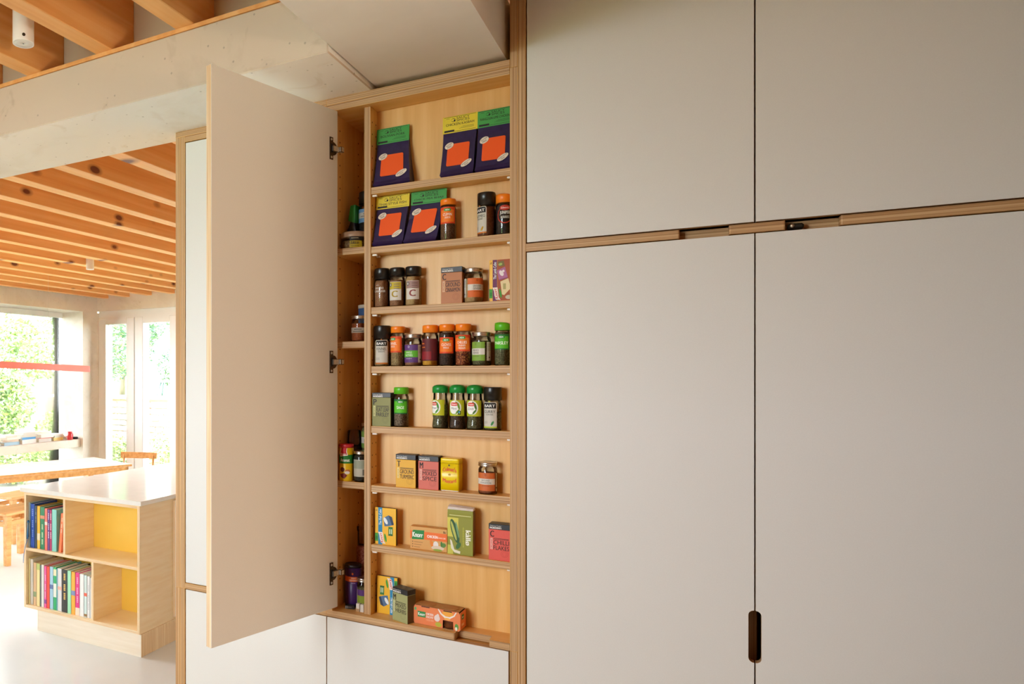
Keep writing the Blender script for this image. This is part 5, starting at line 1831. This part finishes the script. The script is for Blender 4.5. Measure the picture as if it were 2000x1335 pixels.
STONES = [noise_mat('garden_stone_%d' % i, [(0.3, a), (0.7, b_)], (7, 7, 7), 1, 5, 0.9, bump=0.4, bump_dist=0.01) for i, (a, b_) in
          enumerate((('#cfc6b6', '#e2dbce'), ('#d6d0c4', '#e8e3d9'), ('#c4b6a2', '#dccfbd'), ('#cfa892', '#dcbba8')))]
root = empty('garden_wall', (-7.9, 8.2, 0), 'dry stone garden wall seen through the garden doors', 'wall')
OW = (-7.9, 8.2, 0)
m = MB(); m.box(-10.2, -5.6, 8.24, 8.6, -0.06, 1.19, STONES[2]); m.build('core', root, OW)
rs = random.Random(5)
z = -0.06
while z < 1.14:
    h = rs.uniform(0.085, 0.14)
    if z + h > 1.18:
        h = 1.19 - z
    x = -9.3 + rs.uniform(0, 0.2)
    while x < -6.6:
        w = rs.uniform(0.16, 0.38)
        q = rs.uniform(0, 0.035)
        m = MB(); m.box(x, x + w - 0.014, 8.17 + q, 8.30, z + 0.006, z + h - 0.006, STONES[rs.choice((0, 0, 1, 1, 2, 3))], bevel=0.014)
        m.build('stone', root, OW)
        x += w
    z += h
m = MB(); m.box(-10.2, -5.6, 8.12, 8.65, 1.1905, 1.245, STONES[1], bevel=0.006); m.build('coping', root, OW)
m = MB(); m.box(-10.2, -5.6, 8.66, 14, -0.1, 1.18, GRASS); struct('terrace_1', m, 'raised lawn behind the garden wall').name = 'ground_1'

# garden table and chair on the raised terrace
GRN = noise_mat('grey_green_metal', [(0.3, '#6d9a90'), (0.7, '#83aea4')], (9, 9, 9), 1, 2, 0.5)
root = empty('garden_table', (-8.12, 9.05, 1.18), 'round grey-green garden table behind the stone wall', 'table')
MB().lathe([(0, 0.30), (0.34, 0.30), (0.345, 0.31), (0.34, 0.325), (0, 0.325)], GRN, 32).build('tabletop', root)
for k in range(3):
    a = 2.1 * k + 0.4
    m = MB(); m.bar((0.24 * math.cos(a), 0.24 * math.sin(a), 0), (0.10 * math.cos(a), 0.10 * math.sin(a), 0.30), 0.014, GRN, 8); m.build('leg', root)
root = empty('garden_chair', (-7.48, 8.90, 1.18), 'grey-green spindle-back garden chair behind the stone wall', 'chair', rz=0.3)
m = MB(); m.box(-0.20, 0.20, -0.18, 0.20, 0.20, 0.225, GRN, bevel=0.006); m.build('seat', root)
for sx in (-1, 1):
    for sy in (-1, 1):
        m = MB(); m.bar((0.18 * sx, 0.17 * sy, 0), (0.165 * sx, 0.155 * sy, 0.20), 0.014, GRN, 8); m.build('leg', root)
hoop = [(0.19 * math.cos(PI * i / 12), 0.19, 0.22 + 0.34 * math.sin(PI * i / 12) ** 0.7) for i in range(13)]
m = MB()
for a, b_ in zip(hoop, hoop[1:]):
    m.bar(a, b_, 0.012, GRN, 8)
m.build('back_frame', root)
for x in (-0.12, -0.06, 0.0, 0.06, 0.12):
    top = 0.22 + 0.34 * max(0.05, 1 - (x / 0.19) ** 2) ** 0.35 - 0.005
    m = MB(); m.bar((x, 0.19, 0.22), (x, 0.19, top), 0.007, GRN, 6); m.build('spindle', root)


# shrubs and trees: leaf clusters on a stem
def leaf_mat(nm, a, b_):
    m = noise_mat('leaf_' + nm, [(0.3, a), (0.7, b_)], (14, 14, 14), 1, 3, 0.6)
    return m


LEAF = [leaf_mat('a', '#5f7940', '#8da668'), leaf_mat('b', '#6f8a60', '#9ab286'), leaf_mat('c', '#8aa04c', '#b2c276'), leaf_mat('d', '#597a64', '#829f8a')]
BARK = noise_mat('bark', [(0.3, '#8a786c'), (0.7, '#a89486')], (20, 20, 3), 1, 4, 0.9)


def shrub(name, cat, label, x, y, z0, blobs, lm, n, ls, seed, trunk=None, group='garden shrubs and trees'):
    n, ls = int(n * 2.6), ls * 0.55
    rn = random.Random(seed)
    root = empty(name, (x, y, z0), label, cat, group)
    me = bpy.data.meshes.new('foliage')
    V, F = [], []
    for _ in range(n):
        bx, by, bz, br, bh = rn.choice(blobs)
        while True:
            p = Vector((rn.uniform(-1, 1), rn.uniform(-1, 1), rn.uniform(-1, 1)))
            if 0.35 < p.length < 1:
                break
        c0 = Vector((bx + p.x * br, by + p.y * br, bz + p.z * bh))
        if c0.z < 0.02:
            c0.z = 0.02 + rn.random() * 0.1
        u = Vector((rn.uniform(-1, 1), rn.uniform(-1, 1), rn.uniform(-0.6, 0.6))).normalized()
        w = u.cross(Vector((rn.uniform(-1, 1), rn.uniform(-1, 1), rn.uniform(-1, 1)))).normalized()
        s = ls * rn.uniform(0.6, 1.4)
        k = len(V)
        V += [c0 - u * s, c0 + w * s * 0.45, c0 + u * s, c0 - w * s * 0.45]
        F.append((k, k + 1, k + 2, k + 3))
    me.from_pydata([tuple(v) for v in V], [], F)
    for m_ in lm:
        me.materials.append(m_)
    for i, p in enumerate(me.polygons):
        p.material_index = rn.randrange(len(lm))
    o = bpy.data.objects.new('foliage', me)
    COL.objects.link(o)
    o.parent = root
    m = MB()
    if trunk:
        m.bar((0, 0, -0.05), (0.05, 0, trunk[1]), trunk[0], BARK, 10, trunk[0] * 0.6)
    else:
        for k in range(4):
            a = k * 1.6
            m.bar((0, 0, -0.05), (0.25 * math.cos(a), 0.25 * math.sin(a), 0.5), 0.015, BARK, 6)
    m.build('trunk' if trunk else 'stem', root)
    return root


shrub('shrub', 'shrub', 'low yellow-green shrub in front of the stone wall through the right pane', -6.95, 7.55, -0.06, [(0, 0, 0.35, 0.5, 0.45), (0.3, 0.1, 0.3, 0.35, 0.35)], [LEAF[2], LEAF[0]], 1500, 0.05, 1)
shrub('shrub', 'shrub', 'low yellow-green shrub in front of the stone wall through the left pane', -8.15, 7.75, -0.06, [(0, 0, 0.3, 0.36, 0.36)], [LEAF[2], LEAF[1]], 1000, 0.05, 2)
shrub('shrub', 'shrub', 'broad grey-green shrub above the garden chair', -8.3, 10.6, 1.18, [(0.2, 0, 0.6, 0.7, 0.6), (0.7, 0.2, 1.0, 0.7, 0.7), (-0.5, 0, 0.6, 0.6, 0.5)], [LEAF[3], LEAF[1]], 3200, 0.07, 3)
shrub('tree', 'tree', 'tall grey-green tree behind the raised lawn', -9.2, 12.4, 1.18, [(0, 0, 1.6, 0.9, 1.0), (0.8, 0.2, 2.2, 1.0, 0.9), (1.9, 0.4, 1.7, 1.0, 1.0), (-0.8, 0, 2.2, 0.8, 0.9)], [LEAF[3], LEAF[1]], 5200, 0.09, 4, (0.12, 1.8))
shrub('tree', 'tree', 'leafy tree above the stone wall through the left pane', -10.2, 10.2, 1.18, [(0, 0, 1.2, 0.8, 0.8), (0.5, 0, 1.9, 0.8, 0.8)], [LEAF[1], LEAF[3]], 3200, 0.08, 5, (0.08, 1.3))
shrub('tree', 'tree', 'bushy green tree close outside the left window', -8.9, 5.6, -0.06, [(0, 0, 2.0, 0.9, 0.8), (0.3, 0.9, 2.3, 0.8, 0.7), (-0.3, -0.9, 2.1, 0.9, 0.8), (0, 0.2, 1.2, 0.6, 0.5)], [LEAF[0], LEAF[1], LEAF[2]], 6500, 0.07, 6, (0.09, 1.6))
shrub('tree', 'tree', 'dark trunked tree outside the left window beside the pier', -9.2, 8.35, -0.06, [(0, 0, 2.6, 0.8, 0.6), (0.4, -0.3, 2.0, 0.6, 0.5), (0, 0.6, 2.2, 0.7, 0.6)], [LEAF[0], LEAF[3]], 3600, 0.07, 7, (0.14, 2.4))
shrub('shrub', 'shrub', 'low bright shrub under the left window ledge', -8.6, 5.9, -0.06, [(0, 0, 0.4, 0.6, 0.4), (0.2, 0.9, 0.6, 0.55, 0.6), (-0.2, -0.8, 0.5, 0.6, 0.5)], [LEAF[2], LEAF[0]], 3600, 0.06, 8)
FENCE = noise_mat('weathered_board', [(0.3, '#9a8c86'), (0.7, '#b5a8a2')], (18, 18, 2), 1, 4, 0.85)
root = empty('board_fence', (-10.6, 6.6, -0.06), 'weathered upright board fence behind the left window trees', 'fence')
for k in range(20):
    m = MB(); m.box(0, 0.025, -2.2 + 0.22 * k, -2.2 + 0.22 * k + 0.205, 0, 1.75 + 0.01 * (k % 3), FENCE, bevel=0.003); m.build('board', root)
for zz in (0.4, 1.4):
    m = MB(); m.box(-0.04, -0.001, -2.2, 2.2, zz, zz + 0.08, FENCE); m.build('rail', root)
